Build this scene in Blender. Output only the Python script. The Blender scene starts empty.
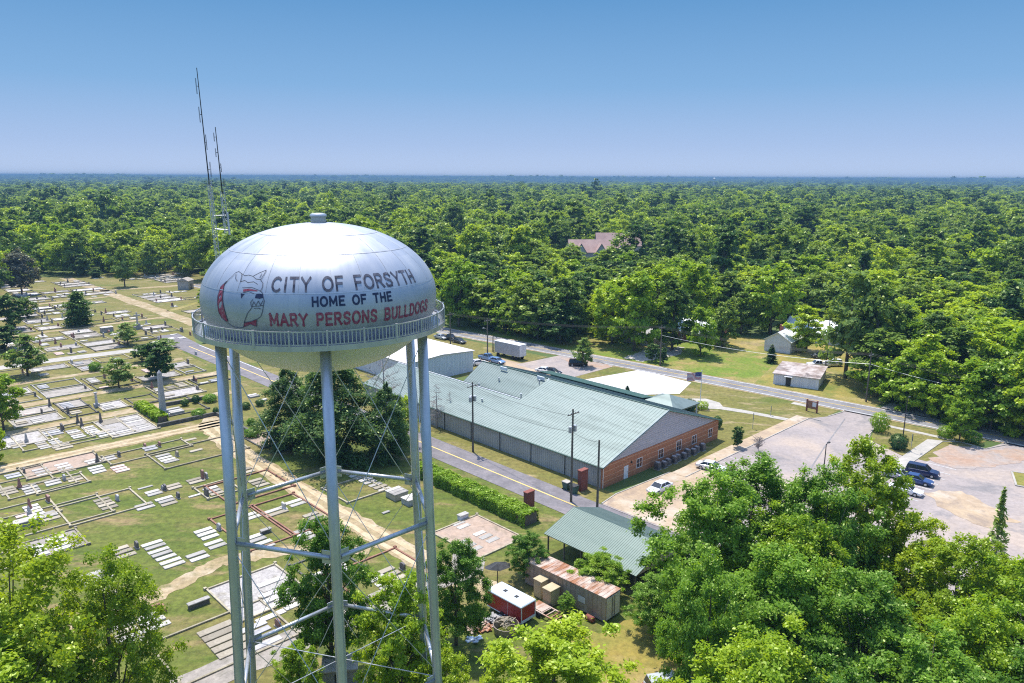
import bpy, math, random
import numpy as np
from mathutils import Vector, Matrix, noise as mnoise
R_ = math.radians
random.seed(7); rng = np.random.default_rng(7)
sc = bpy.context.scene
COL = sc.collection

# ---------------------------------------------------------------- camera (46 m up, looking slightly down)
CH = 46.0; CF = 752.0; CP = R_(12.35); CR = R_(.24)
cr = np.array([1, 0, 0.]); cw = np.array([0, math.cos(CP), -math.sin(CP)]); cu = np.array([0, math.sin(CP), math.cos(CP)])
cr, cu = cr*math.cos(CR) + cu*math.sin(CR), cu*math.cos(CR) - cr*math.sin(CR)
def ground(px, py, z=0.):
    d = cw*CF + cr*(px-512) + cu*(341.5-py); t = (z-CH)/d[2]
    return np.array([d[0]*t, d[1]*t])
def project(X, Y, Z):
    v = np.array([X, Y, Z-CH]); d = v@cw
    return 512+CF*(v@cr)/d, 341.5-CF*(v@cu)/d
def height_of(px, py, pytop):
    X, Y = ground(px, py); lo, hi = 0., 60.
    for _ in range(40):
        m = (lo+hi)/2
        if project(X, Y, m)[1] > pytop: lo = m
        else: hi = m
    return lo
cam = bpy.data.cameras.new('camera'); camo = bpy.data.objects.new('camera', cam); COL.objects.link(camo)
camo.matrix_world = Matrix(((cr[0], cu[0], -cw[0], 0), (cr[1], cu[1], -cw[1], 0), (cr[2], cu[2], -cw[2], CH), (0, 0, 0, 1)))
cam.sensor_width = 36; cam.lens = 36*CF/1024; cam.clip_start = .5; cam.clip_end = 60000
sc.camera = camo

# ---------------------------------------------------------------- town frame: x = b (towards far right), y = a (towards far left)
C0 = ground(602, 489); TA = R_(44)
ex = np.array([math.cos(TA), math.sin(TA)]); ey = np.array([-math.sin(TA), math.cos(TA)])
def tw(a, b): return C0 + ex*b + ey*a
def ab(px, py, z=0.):
    q = ground(px, py, z)-C0; return float(q@ey), float(q@ex)

# ---------------------------------------------------------------- materials
def _mat(name):
    m = bpy.data.materials.new(name); m.use_nodes = True; nt = m.node_tree
    return m, nt, nt.nodes['Principled BSDF'], nt.nodes['Material Output']
def rgba(c): return (c[0], c[1], c[2], 1)
def pm(name, c1, c2=None, scale=1., rough=.7, metal=0., bump=0., detail=5., stretch=(1, 1, 1), c3=None, scale3=.1, lo=.38, hi=.62, spec=.4, rot=0., fine=0., fscale=1.3, c4=None, scale4=.3, orand=0.):
    m, nt, bs, out = _mat(name); N = nt.nodes; L = nt.links
    bs.inputs['Base Color'].default_value = rgba(c1); bs.inputs['Roughness'].default_value = rough
    bs.inputs['Metallic'].default_value = metal; bs.inputs['Specular IOR Level'].default_value = spec
    if c2 is None: return m
    tc = N.new('ShaderNodeTexCoord'); mp = N.new('ShaderNodeMapping'); mp.inputs['Scale'].default_value = stretch
    mp.inputs['Rotation'].default_value = (0, 0, rot)
    L.new(tc.outputs['Object'], mp.inputs['Vector'])
    nz = N.new('ShaderNodeTexNoise'); nz.inputs['Scale'].default_value = scale; nz.inputs['Detail'].default_value = detail; nz.inputs['Roughness'].default_value = .62
    L.new(mp.outputs[0], nz.inputs['Vector'])
    r = N.new('ShaderNodeValToRGB'); r.color_ramp.elements[0].position = lo; r.color_ramp.elements[1].position = hi
    r.color_ramp.elements[0].color = rgba(c1); r.color_ramp.elements[1].color = rgba(c2)
    L.new(nz.outputs['Fac'], r.inputs[0]); col = r.outputs[0]
    if c3 is not None:
        n3 = N.new('ShaderNodeTexNoise'); n3.inputs['Scale'].default_value = scale3; n3.inputs['Detail'].default_value = 6; n3.inputs['Roughness'].default_value = .65
        L.new(mp.outputs[0], n3.inputs['Vector'])
        r3 = N.new('ShaderNodeValToRGB'); r3.color_ramp.elements[0].position = .5; r3.color_ramp.elements[1].position = .63
        L.new(n3.outputs['Fac'], r3.inputs[0])
        mx = N.new('ShaderNodeMix'); mx.data_type = 'RGBA'; L.new(r3.outputs[0], mx.inputs[0]); L.new(col, mx.inputs[6]); mx.inputs[7].default_value = rgba(c3)
        col = mx.outputs[2]
    if c4 is not None:      # a second kind of patch
        n4 = N.new('ShaderNodeTexNoise'); n4.inputs['Scale'].default_value = scale4; n4.inputs['Detail'].default_value = 7; n4.inputs['Roughness'].default_value = .7; n4.inputs['Distortion'].default_value = .6
        L.new(mp.outputs[0], n4.inputs['Vector']); r4 = N.new('ShaderNodeValToRGB'); r4.color_ramp.elements[0].position = .54; r4.color_ramp.elements[1].position = .66; L.new(n4.outputs['Fac'], r4.inputs[0])
        mx = N.new('ShaderNodeMix'); mx.data_type = 'RGBA'; L.new(r4.outputs[0], mx.inputs[0]); L.new(col, mx.inputs[6]); mx.inputs[7].default_value = rgba(c4); col = mx.outputs[2]
    if fine:                # small blotches of wear, tufts, aggregate
        nf = N.new('ShaderNodeTexNoise'); nf.inputs['Scale'].default_value = fscale; nf.inputs['Detail'].default_value = 4; nf.inputs['Roughness'].default_value = .8
        L.new(tc.outputs['Object'], nf.inputs['Vector']); mr = N.new('ShaderNodeMapRange'); mr.inputs[1].default_value = .3; mr.inputs[2].default_value = .7; mr.inputs[3].default_value = 1-fine; mr.inputs[4].default_value = 1+fine
        L.new(nf.outputs['Fac'], mr.inputs[0]); vm = N.new('ShaderNodeVectorMath'); vm.operation = 'SCALE'; L.new(col, vm.inputs[0]); L.new(mr.outputs[0], vm.inputs['Scale']); col = vm.outputs[0]
    if orand:               # stones age differently one by one
        oi = N.new('ShaderNodeObjectInfo'); mo = N.new('ShaderNodeMapRange'); mo.inputs[3].default_value = 1-orand; mo.inputs[4].default_value = 1+orand*.45; L.new(oi.outputs['Random'], mo.inputs[0])
        vo = N.new('ShaderNodeVectorMath'); vo.operation = 'SCALE'; L.new(col, vo.inputs[0]); L.new(mo.outputs[0], vo.inputs['Scale']); col = vo.outputs[0]
    L.new(col, bs.inputs['Base Color'])
    if bump:
        b = N.new('ShaderNodeBump'); b.inputs['Strength'].default_value = bump; b.inputs['Distance'].default_value = .1
        L.new(nz.outputs['Fac'], b.inputs['Height']); L.new(b.outputs[0], bs.inputs['Normal'])
    return m
def leafmat(name, ramp, transl=.35):
    """foliage: tint differs from tree to tree (object random) and from leaf clump to leaf clump (attribute)"""
    m, nt, bs, out = _mat(name); N = nt.nodes; L = nt.links
    oi = N.new('ShaderNodeObjectInfo'); at = N.new('ShaderNodeAttribute'); at.attribute_name = 'tint'
    r = N.new('ShaderNodeValToRGB'); els = r.color_ramp.elements
    while len(els) < len(ramp): els.new(.5)
    for i, c in enumerate(ramp):
        els[i].position = i/(len(ramp)-1); els[i].color = rgba(c)
    ma = N.new('ShaderNodeMath'); ma.operation = 'MULTIPLY_ADD'; L.new(at.outputs['Fac'], ma.inputs[0]); ma.inputs[1].default_value = .38
    mb_ = N.new('ShaderNodeMath'); mb_.operation = 'MULTIPLY_ADD'; L.new(oi.outputs['Random'], mb_.inputs[0]); mb_.inputs[1].default_value = .62; mb_.inputs[2].default_value = -.42
    nz = N.new('ShaderNodeTexNoise'); nz.inputs['Scale'].default_value = .012; nz.inputs['Detail'].default_value = 3; L.new(oi.outputs['Location'], nz.inputs['Vector'])
    mc = N.new('ShaderNodeMath'); mc.operation = 'MULTIPLY_ADD'; L.new(nz.outputs['Fac'], mc.inputs[0]); mc.inputs[1].default_value = 1.05; L.new(mb_.outputs[0], mc.inputs[2])
    L.new(mc.outputs[0], ma.inputs[2]); L.new(ma.outputs[0], r.inputs[0])
    df = N.new('ShaderNodeBsdfDiffuse'); L.new(r.outputs[0], df.inputs['Color'])
    tr = N.new('ShaderNodeBsdfTranslucent')
    gm = N.new('ShaderNodeMix'); gm.data_type = 'RGBA'; gm.blend_type = 'MULTIPLY'; gm.inputs[0].default_value = 1; L.new(r.outputs[0], gm.inputs[6]); gm.inputs[7].default_value = (1.5, 1.35, .5, 1)
    L.new(gm.outputs[2], tr.inputs['Color'])
    mx = N.new('ShaderNodeMixShader'); mx.inputs[0].default_value = transl; L.new(df.outputs[0], mx.inputs[1]); L.new(tr.outputs[0], mx.inputs[2])
    gl = N.new('ShaderNodeBsdfGlossy'); gl.inputs['Roughness'].default_value = .38; gl.inputs['Color'].default_value = (.75, .85, .45, 1)
    m2 = N.new('ShaderNodeMixShader'); m2.inputs[0].default_value = .035; L.new(mx.outputs[0], m2.inputs[1]); L.new(gl.outputs[0], m2.inputs[2])
    N.remove(bs); L.new(m2.outputs[0], out.inputs['Surface'])
    return m
M = {}
M['steel'] = pm('silver_paint', (.45, .46, .48), (.56, .565, .58), 1.2, .34, .6, .0, 7, (1, 1, .25), fine=.06)
def shellmat():
    m, nt, bs, out = _mat('silver_tank_paint'); N = nt.nodes; L = nt.links
    def mth(op, a, b=None, c=None):
        n = N.new('ShaderNodeMath'); n.operation = op
        for i, v in enumerate((a, b, c)):
            if v is None: continue
            if isinstance(v, (int, float)): n.inputs[i].default_value = v
            else: L.new(v, n.inputs[i])
        return n.outputs[0]
    tc = N.new('ShaderNodeTexCoord'); sp = N.new('ShaderNodeSeparateXYZ'); L.new(tc.outputs['Object'], sp.inputs[0])
    an = mth('ARCTAN2', sp.outputs[0], sp.outputs[1]); pl = mth('FLOOR', mth('MULTIPLY_ADD', an, 24/6.2832, .27)); rw = mth('FLOOR', mth('MULTIPLY_ADD', sp.outputs[2], .62, .35))
    cb = N.new('ShaderNodeCombineXYZ'); L.new(pl, cb.inputs[0]); L.new(rw, cb.inputs[1]); wn = N.new('ShaderNodeTexWhiteNoise'); wn.noise_dimensions = '2D'; L.new(cb.outputs[0], wn.inputs['Vector'])
    c2 = N.new('ShaderNodeCombineXYZ'); L.new(mth('MULTIPLY', an, 9.), c2.inputs[0]); L.new(mth('MULTIPLY', sp.outputs[2], .35), c2.inputs[1]); st = N.new('ShaderNodeTexNoise'); st.inputs['Scale'].default_value = 1.; st.inputs['Detail'].default_value = 7; st.inputs['Roughness'].default_value = .65; L.new(c2.outputs[0], st.inputs['Vector'])
    cl = N.new('ShaderNodeTexNoise'); cl.inputs['Scale'].default_value = .45; cl.inputs['Detail'].default_value = 6; L.new(tc.outputs['Object'], cl.inputs['Vector'])
    f = mth('ADD', mth('MULTIPLY_ADD', st.outputs['Fac'], .55, -.1), mth('MULTIPLY_ADD', cl.outputs['Fac'], .7, -.12)); f = mth('MULTIPLY_ADD', wn.outputs['Value'], .16, f)
    r = N.new('ShaderNodeValToRGB'); r.color_ramp.elements[0].position = .3; r.color_ramp.elements[1].position = .85; r.color_ramp.elements[0].color = (.36, .39, .45, 1); r.color_ramp.elements[1].color = (.58, .58, .59, 1); L.new(f, r.inputs[0])
    L.new(r.outputs[0], bs.inputs['Base Color']); bs.inputs['Metallic'].default_value = .62; L.new(mth('MULTIPLY_ADD', f, .22, .38), bs.inputs['Roughness'])
    return m
M['shell'] = shellmat()
M['bowl'] = pm('bounce_offset_tank_paint', (.85, .80, .90), (.76, .71, .78), .5, .45, .15, lo=.3, hi=.75)  # ground bounce corrected in the colour: underside lightened, lilac tint against the green
M['seam'] = pm('seam_paint', (.38, .39, .42), (.5, .5, .52), 2, .5, .4)
M['ink'] = pm('dark_lettering', (.035, .035, .06), (.13, .13, .17), 3.5, .6)
M['navy'] = pm('navy_lettering', (.012, .02, .06), (.03, .04, .1), 6, .6)
M['red_ink'] = pm('red_lettering', (.28, .025, .06), (.36, .12, .16), 5, .6)
M['dark'] = pm('black_metal', (.02, .02, .022), (.05, .05, .05), 3, .6)
M['wood'] = pm('pole_wood', (.10, .085, .07), (.17, .15, .12), 2, .9, stretch=(4, 4, .3))
M['galv'] = pm('galvanised_metal', (.42, .44, .46), (.55, .56, .57), 3, .5, .5)
M['asphalt'] = pm('old_asphalt', (.17, .16, .165), (.23, .22, .22), .35, .9, 0, .05, 8, c3=(.26, .245, .24), scale3=.06, fine=.18, fscale=2)
M['asphalt_street'] = pm('street_asphalt', (.155, .14, .145), (.205, .185, .19), .4, .9, 0, .05, 8, fine=.18, fscale=2, c4=(.24, .21, .21), scale4=.12)
M['white_line'] = pm('white_road_paint', (.72, .72, .70), (.45, .45, .44), 1.5, .8, lo=.45, hi=.8)
M['yellow_line'] = pm('yellow_road_paint', (.72, .52, .16), (.5, .38, .2), 1.5, .8, lo=.45, hi=.8)
M['lot'] = pm('parking_lot_pavement', (.35, .295, .27), (.28, .24, .225), .12, .9, 0, .03, 8, c3=(.40, .32, .26), scale3=.05, fine=.16, c4=(.215, .195, .19), scale4=.09)
M['lot_tan'] = pm('tan_pavement', (.45, .335, .215), (.36, .265, .18), .25, .9, 0, .03, 8, c3=(.49, .41, .32), scale3=.09, fine=.14, c4=(.29, .22, .165), scale4=.2)
M['lot_red'] = pm('red_clay_pavement', (.36, .235, .165), (.38, .29, .23), .3, .95, c3=(.34, .29, .26), scale3=.12, fine=.18, c4=(.30, .26, .24), scale4=.3)
M['concrete'] = pm('concrete', (.44, .40, .35), (.35, .325, .285), .5, .9, 0, .03, 8, fine=.15)
M['concrete_white'] = pm('white_concrete', (.66, .62, .60), (.56, .52, .50), .3, .85, 0, .02, 8, fine=.08)
M['kerb'] = pm('kerb_stone', (.44, .38, .27), (.30, .26, .18), 1.5, .9, fine=.2, orand=.3)
M['kerb_brown'] = pm('brown_kerb', (.24, .11, .075), (.33, .18, .12), 1.5, .9)
M['kerb_dark'] = pm('dark_stone', (.09, .085, .075), (.15, .14, .12), 1.5, .9)
M['dirt'] = pm('dirt_path', (.38, .285, .165), (.30, .225, .115), .3, .95, 0, .1, 8, c3=(.45, .365, .25), scale3=.2, fine=.28, c4=(.19, .17, .065), scale4=.35)
M['track'] = pm('wheel_track', (.54, .42, .27), (.44, .33, .19), .6, .95, 0, .1, 8, fine=.2)
M['grass_green'] = pm('green_lawn', (.085, .115, .014), (.125, .14, .022), .16, .95, 0, .2, 9, c3=(.175, .145, .045), scale3=.06, stretch=(.5, 1.6, 1), rot=-TA, fine=.45, fscale=1.1, c4=(.25, .18, .08), scale4=.15)
M['grass_dry'] = pm('dry_lawn', (.145, .135, .026), (.20, .165, .05), .14, .95, 0, .2, 9, c3=(.105, .125, .018), scale3=.07, stretch=(.6, 1.6, 1), rot=-TA, fine=.42, fscale=1.1, c4=(.29, .22, .11), scale4=.2)
M['grass_gold'] = pm('golden_grass', (.29, .22, .05), (.18, .18, .035), .15, .95, 0, .2, 9, c3=(.34, .26, .11), scale3=.07, fine=.3, c4=(.13, .16, .025), scale4=.1)
M['ground'] = pm('ground_cover', (.07, .11, .025), (.12, .16, .04), .03, .95, 0, 0, 9, c3=(.05, .085, .03), scale3=.004)
M['yard'] = pm('yard_grass', (.12, .185, .014), (.165, .20, .026), .2, .95, 0, .2, 9, c3=(.30, .22, .08), scale3=.055, fine=.38, c4=(.22, .19, .045), scale4=.2)
M['marble'] = pm('white_marble', (.58, .54, .49), (.37, .335, .29), 1.6, .75, fine=.22, lo=.42, hi=.7, orand=.42)
M['granite'] = pm('grey_granite', (.36, .35, .355), (.46, .44, .43), 2, .7, fine=.15, orand=.3)
M['pinkstone'] = pm('pink_stone', (.60, .42, .36), (.66, .52, .46), 1.5, .8)
M['tanstone'] = pm('weathered_stone', (.44, .38, .29), (.33, .28, .21), 1.5, .8, fine=.2, orand=.35)
M['headstone_dark'] = pm('dark_granite', (.10, .09, .09), (.18, .16, .15), 3, .6)
M['headstone_red'] = pm('red_granite', (.26, .12, .10), (.33, .18, .15), 3, .6)
M['pad'] = pm('plot_concrete', (.40, .35, .30), (.30, .265, .23), .6, .9, 0, .03, 8, fine=.25, orand=.3, c4=(.22, .20, .15), scale4=.5)
M['pad_pink'] = pm('plot_pink_paving', (.42, .30, .22), (.36, .27, .21), .6, .9, 0, .03, 8, fine=.25, c4=(.26, .20, .14), scale4=.5)
M['pad_grey'] = pm('plot_gravel', (.34, .31, .29), (.42, .385, .35), 1.0, .9, 0, .05, 8, fine=.35, fscale=3, orand=.25, c4=(.24, .21, .15), scale4=.4)
M['roof_green'] = pm('pale_green_roof_metal', (.155, .205, .188), (.195, .24, .222), .35, .50, .25, 0, 6, (1, .12, 1), lo=.3, hi=.7, spec=.55, fine=.1, c3=(.13, .17, .155), scale3=.5)
M['roof_green_dk'] = pm('green_trim_metal', (.05, .115, .095), (.07, .14, .11), .5, .55, .1)
M['roof_teal'] = pm('teal_shed_roof_metal', (.105, .155, .135), (.135, .185, .162), .5, .55, .2, 0, 6, (1, .15, 1), spec=.5, fine=.08)
M['siding'] = pm('grey_siding', (.36, .37, .38), (.42, .43, .44), .4, .6, .1)
M['siding_gable'] = pm('gable_siding', (.44, .42, .44), (.49, .47, .49), .4, .6, .1, stretch=(.2, .2, 3))
M['white_metal'] = pm('white_metal', (.78, .77, .77), (.70, .69, .70), .4, .5)
M['white_wall'] = pm('white_wall', (.72, .72, .76), (.62, .62, .67), .5, .7, stretch=(3, 3, .5))
M['white_roof'] = pm('white_membrane_roof', (.78, .72, .70), (.68, .62, .60), .12, .6)
def brickmat():
    m, nt, bs, out = _mat('brick_courses'); N = nt.nodes; L = nt.links
    tc = N.new('ShaderNodeTexCoord'); br = N.new('ShaderNodeTexBrick'); mp = N.new('ShaderNodeMapping')
    sp = N.new('ShaderNodeSeparateXYZ'); cb = N.new('ShaderNodeCombineXYZ'); ad = N.new('ShaderNodeMath'); ad.operation = 'ADD'
    L.new(tc.outputs['Object'], sp.inputs[0]); L.new(sp.outputs[0], ad.inputs[0]); L.new(sp.outputs[1], ad.inputs[1])
    L.new(ad.outputs[0], cb.inputs[0]); L.new(sp.outputs[2], cb.inputs[1]); L.new(cb.outputs[0], br.inputs['Vector'])
    br.inputs['Scale'].default_value = 1; br.inputs['Brick Width'].default_value = .4; br.inputs['Row Height'].default_value = .2; br.inputs['Mortar Size'].default_value = .012
    br.inputs['Color1'].default_value = (.38, .135, .058, 1); br.inputs['Color2'].default_value = (.45, .17, .075, 1); br.inputs['Mortar'].default_value = (.42, .25, .16, 1)
    L.new(br.outputs['Color'], bs.inputs['Base Color']); bs.inputs['Roughness'].default_value = .85
    return m
M['brick'] = brickmat()
M['brick_band'] = pm('pale_brick_band', (.62, .36, .22), (.5, .27, .16), 2, .85)
M['brick_dark'] = pm('dark_red_brick', (.20, .06, .045), (.27, .095, .07), 5, .85)
M['glass'] = pm('window_glass', (.05, .07, .09), (.09, .12, .15), 1, .12, 0, spec=.8)
M['car_glass'] = pm('car_glass', (.025, .03, .035), None, rough=.08, spec=.8)
M['rubber'] = pm('tyre_rubber', (.02, .02, .02), None, rough=.9)
M['rust'] = pm('rusty_roof', (.50, .40, .34), (.30, .13, .06), .55, .8, .1, 0, 8, (2.2, .6, 1), lo=.42, hi=.6, fine=.2)
M['old_steel'] = pm('weathered_trailer_steel', (.36, .31, .27), (.27, .21, .165), .6, .6, .2, 0, 8, (1, 1, .3), fine=.15)
M['door_panel'] = pm('pale_grey_door', (.60, .61, .64), (.5, .5, .53), 1, .6)
M['red_paint'] = pm('dark_red_paint', (.36, .015, .025), (.28, .015, .02), .8, .35)
M['patchy_roof'] = pm('patchy_old_roof', (.46, .40, .37), (.27, .20, .17), .4, .8, 0, 0, 8, lo=.45, hi=.6, fine=.2, c4=(.15, .12, .11), scale4=.25)
M['bluewhite'] = pm('pale_roof_paint', (.66, .73, .83), (.58, .65, .76), .7, .4)
M['tan_box'] = pm('tan_sheet_metal', (.52, .43, .27), (.44, .36, .22), 1, .6)
M['shingle'] = pm('brown_shingle', (.36, .24, .21), (.44, .30, .26), .3, .9)
M['house_wall'] = pm('house_wall', (.42, .38, .38), (.5, .45, .44), .3, .9)
M['bark'] = pm('bark', (.11, .085, .065), (.19, .16, .13), 2, .95, stretch=(3, 3, .5))
M['bark_grey'] = pm('grey_bark', (.26, .22, .20), (.38, .34, .32), 2, .95, stretch=(3, 3, .5))
for k, c in dict(white=(.78, .78, .80), blue=(.03, .07, .20), navy=(.02, .035, .10), black=(.015, .015, .018), silver=(.5, .52, .55), lightblue=(.16, .28, .48), darkgrey=(.06, .065, .07)).items():
    M['car_'+k] = pm('car_paint_'+k, c, None, rough=.25, metal=.15, spec=.6)
M['lf_mix'] = leafmat('leaves_mixed', [(.050, .105, .034), (.09, .165, .038), (.15, .255, .034), (.21, .30, .065), (.27, .40, .028), (.38, .49, .04)], .5)
M['lf_bright'] = leafmat('leaves_bright', [(.10, .22, .014), (.20, .34, .018), (.31, .44, .022), (.42, .53, .03)], .5)
M['lf_mid'] = leafmat('leaves_mid', [(.06, .155, .022), (.125, .26, .028), (.22, .38, .038)], .5)
M['lf_dark'] = leafmat('leaves_dark', [(.035, .090, .030), (.06, .135, .036), (.10, .19, .046)], .45)
M['lf_yellow'] = leafmat('leaves_yellow', [(.16, .26, .012), (.26, .375, .016), (.38, .47, .022)], .5)
M['lf_cedar'] = leafmat('leaves_cedar', [(.06, .125, .045), (.095, .18, .06), (.14, .25, .09)], .5)
M['lf_grey'] = leafmat('leaves_grey', [(.09, .10, .075), (.13, .135, .11), (.17, .165, .14)], .3)
M['lf_sage'] = leafmat('leaves_sage', [(.11, .20, .045), (.18, .28, .065), (.27, .37, .11)], .45)

# ---------------------------------------------------------------- mesh building
class MB:
    def __init__(s): s.v = []; s.f = []; s.m = []
    def quad(s, a, b, c, d, mi=0):
        n = len(s.v); s.v += [tuple(a), tuple(b), tuple(c), tuple(d)]; s.f.append((n, n+1, n+2, n+3)); s.m.append(mi)
    def poly(s, pts, mi=0):
        n = len(s.v); s.v += [tuple(p) for p in pts]; s.f.append(tuple(range(n, n+len(pts)))); s.m.append(mi)
    def box(s, x0, x1, y0, y1, z0, z1, mi=0, taper=0.):
        n = len(s.v); t = taper
        s.v += [(x0, y0, z0), (x1, y0, z0), (x1, y1, z0), (x0, y1, z0), (x0+t, y0+t, z1), (x1-t, y0+t, z1), (x1-t, y1-t, z1), (x0+t, y1-t, z1)]
        for f in ((3, 2, 1, 0), (4, 5, 6, 7), (0, 1, 5, 4), (1, 2, 6, 5), (2, 3, 7, 6), (3, 0, 4, 7)): s.f.append(tuple(n+i for i in f)); s.m.append(mi)
        return s
    def bevbox(s, x0, x1, y0, y1, z0, z1, e=.04, mi=0):
        """box with chamfered top edges and corners"""
        def ring(d, z): return [(x0+d+e, y0+d, z), (x1-d-e, y0+d, z), (x1-d, y0+d+e, z), (x1-d, y1-d-e, z), (x1-d-e, y1-d, z), (x0+d+e, y1-d, z), (x0+d, y1-d-e, z), (x0+d, y0+d+e, z)]
        n = len(s.v); s.v += ring(0, z0)+ring(0, z1-e)+ring(e, z1)
        for k in range(2):
            for i in range(8):
                j = (i+1) % 8; s.f.append((n+k*8+i, n+k*8+j, n+k*8+8+j, n+k*8+8+i)); s.m.append(mi)
        s.f.append(tuple(n+16+i for i in range(8))); s.m.append(mi); s.f.append(tuple(n+7-i for i in range(8))); s.m.append(mi)
        return s
    def hexa(s, p, mi=0):
        n = len(s.v); s.v += [tuple(q) for q in p]
        for f in ((3, 2, 1, 0), (4, 5, 6, 7), (0, 1, 5, 4), (1, 2, 6, 5), (2, 3, 7, 6), (3, 0, 4, 7)): s.f.append(tuple(n+i for i in f)); s.m.append(mi)
        return s
    def tube(s, pts, rad, n=8, mi=0, cap=True):
        pts = [Vector(p) for p in pts]
        if not hasattr(rad, '__len__'): rad = [rad]*len(pts)
        base = len(s.v); ref = None
        for i, p in enumerate(pts):
            t = (pts[min(i+1, len(pts)-1)]-pts[max(i-1, 0)]).normalized()
            if ref is None: ref = Vector((1, 0, 0)) if abs(t.x) < .9 else Vector((0, 1, 0))
            u = t.cross(ref).normalized(); w = t.cross(u).normalized(); ref = u.cross(t)*1.0; ref = -w if False else ref
            for k in range(n):
                an = 2*math.pi*k/n; q = p+(u*math.cos(an)+w*math.sin(an))*rad[i]; s.v.append(tuple(q))
            ref = w.copy()*1.0; ref = t.cross(u) if False else (Vector((1, 0, 0)) if abs(t.x) < .9 else Vector((0, 1, 0)))
        for i in range(len(pts)-1):
            for k in range(n):
                j = (k+1) % n; s.f.append((base+i*n+k, base+i*n+j, base+(i+1)*n+j, base+(i+1)*n+k)); s.m.append(mi)
        if cap:
            s.f.append(tuple(base+n-1-k for k in range(n))); s.m.append(mi)
            s.f.append(tuple(base+(len(pts)-1)*n+k for k in range(n))); s.m.append(mi)
        return s
    def lathe(s, prof, n=48, mi=0, cx=0, cy=0, close=False):
        base = len(s.v); L = len(prof)
        for r, z in prof:
            for k in range(n):
                an = 2*math.pi*k/n; s.v.append((cx+r*math.cos(an), cy+r*math.sin(an), z))
        for i in range(L-1 if not close else L):
            i2 = (i+1) % L
            for k in range(n):
                j = (k+1) % n; s.f.append((base+i*n+k, base+i*n+j, base+i2*n+j, base+i2*n+k)); s.m.append(mi)
        return s
def obj(name, mb, mats, parent=None, smooth=False, loc=None, rz=None):
    me = bpy.data.meshes.new(name); me.from_pydata(mb.v, [], mb.f)
    if not isinstance(mats, (list, tuple)): mats = [mats]
    for m in mats: me.materials.append(M[m] if isinstance(m, str) else m)
    if len(mats) > 1: me.polygons.foreach_set('material_index', mb.m)
    if smooth: me.polygons.foreach_set('use_smooth', [True]*len(me.polygons))
    me.update(); o = bpy.data.objects.new(name, me); COL.objects.link(o)
    if parent: o.parent = parent
    if loc is not None: o.location = loc
    if rz is not None: o.rotation_euler = (0, 0, rz)
    return o
def tag(o, label=None, cat=None, group=None, kind=None):
    if label: o['label'] = label
    if cat:
        o['category'] = cat
        if not kind: o['kind'] = 'thing'
    if group: o['group'] = group
    if kind: o['kind'] = kind
    return o
def thing(name, loc, rz=0., label=None, cat=None, group=None):
    o = bpy.data.objects.new(name, None); COL.objects.link(o); o.empty_display_size = .3
    o.location = (loc[0], loc[1], loc[2] if len(loc) > 2 else 0); o.rotation_euler = (0, 0, rz)
    return tag(o, label, cat, group)
def copy_tree(o, parent=None):
    c = o.copy(); COL.objects.link(c); c.parent = parent
    for ch in list(o.children):
        copy_tree(ch, c)
    return c
def sheet(name, pts, z, m, frame='ab', kind='structure'):
    mb = MB()
    P = [tw(*p) for p in pts] if frame == 'ab' else pts
    # orientation: make it face up
    A = sum(P[i][0]*P[(i+1) % len(P)][1]-P[(i+1) % len(P)][0]*P[i][1] for i in range(len(P)))
    if A < 0: P = P[::-1]
    mb.poly([(p[0], p[1], z) for p in P]); o = obj(name, mb, m); o['kind'] = kind; return o
def blotch(name, pts, z, m, amp=.7):
    Q = []
    P = [tw(*p) for p in pts]
    for i in range(len(P)):
        a, b = P[i], P[(i+1) % len(P)]; k = max(2, int(np.hypot(*(b-a))/.9))
        for j in range(k): Q.append(tuple(a+(b-a)*j/k+np.array([mnoise.noise(Vector((i*3.1+j*.45, 1, 7))), mnoise.noise(Vector((i*3.1+j*.45, 5, 2)))])*amp*1.6))
    return sheet(name, Q, z, m, frame='xy')
def ribbon(name, pts, w, z, m, frame='ab', jitter=0., kind='structure', sub=1):
    P = [np.array(tw(*p)) if frame == 'ab' else np.array(p, float) for p in pts]
    if sub > 1:
        Q = []
        for i in range(len(P)-1):
            for k in range(sub): Q.append(P[i]+(P[i+1]-P[i])*k/sub)
        P = Q+[P[-1]]
    mb = MB(); L = []
    for i, p in enumerate(P):
        t = P[min(i+1, len(P)-1)]-P[max(i-1, 0)]; t = t/np.hypot(*t); n = np.array([-t[1], t[0]])
        ww = (w if not hasattr(w, '__len__') else w[min(i//sub, len(w)-1)])/2
        L.append((p+n*(ww+random.uniform(-jitter, jitter)), p-n*(ww+random.uniform(-jitter, jitter))))
    for i in range(len(L)-1):
        a, b = L[i]; c, d = L[i+1]
        mb.quad((b[0], b[1], z), (d[0], d[1], z), (c[0], c[1], z), (a[0], a[1], z))
    o = obj(name, mb, m); o['kind'] = kind; return o
LINES_ID = [0]

# ================================================================= SETTING
# terrain: flat town, low rolling hills beyond a kilometre
def terr(x, y):
    d = np.hypot(x, y); k = np.clip((d-900)/5000, 0, 1)**1.1
    h = 9*np.sin(x/900.+1.3)*np.sin(y/1300.+.4)+7*np.sin(x/420.+y/700.)+5*np.sin(y/310.-x/1500.+2)-12
    return k*h*1.3
mb = MB(); radii = [0, 40, 120, 260, 450, 700, 900]+list(np.geomspace(1050, 21000, 60)); NA = 220
for r in radii:
    for k in range(NA):
        an = 2*math.pi*k/NA; x, y = r*math.cos(an), r*math.sin(an)
        mb.v.append((x, y, float(terr(x, y))))
for i in range(len(radii)-1):
    for k in range(NA):
        j = (k+1) % NA; mb.f.append((i*NA+k, (i+1)*NA+k, (i+1)*NA+j, i*NA+j)); mb.m.append(0)
tag(obj('ground', mb, 'ground', smooth=True), kind='structure')

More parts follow.
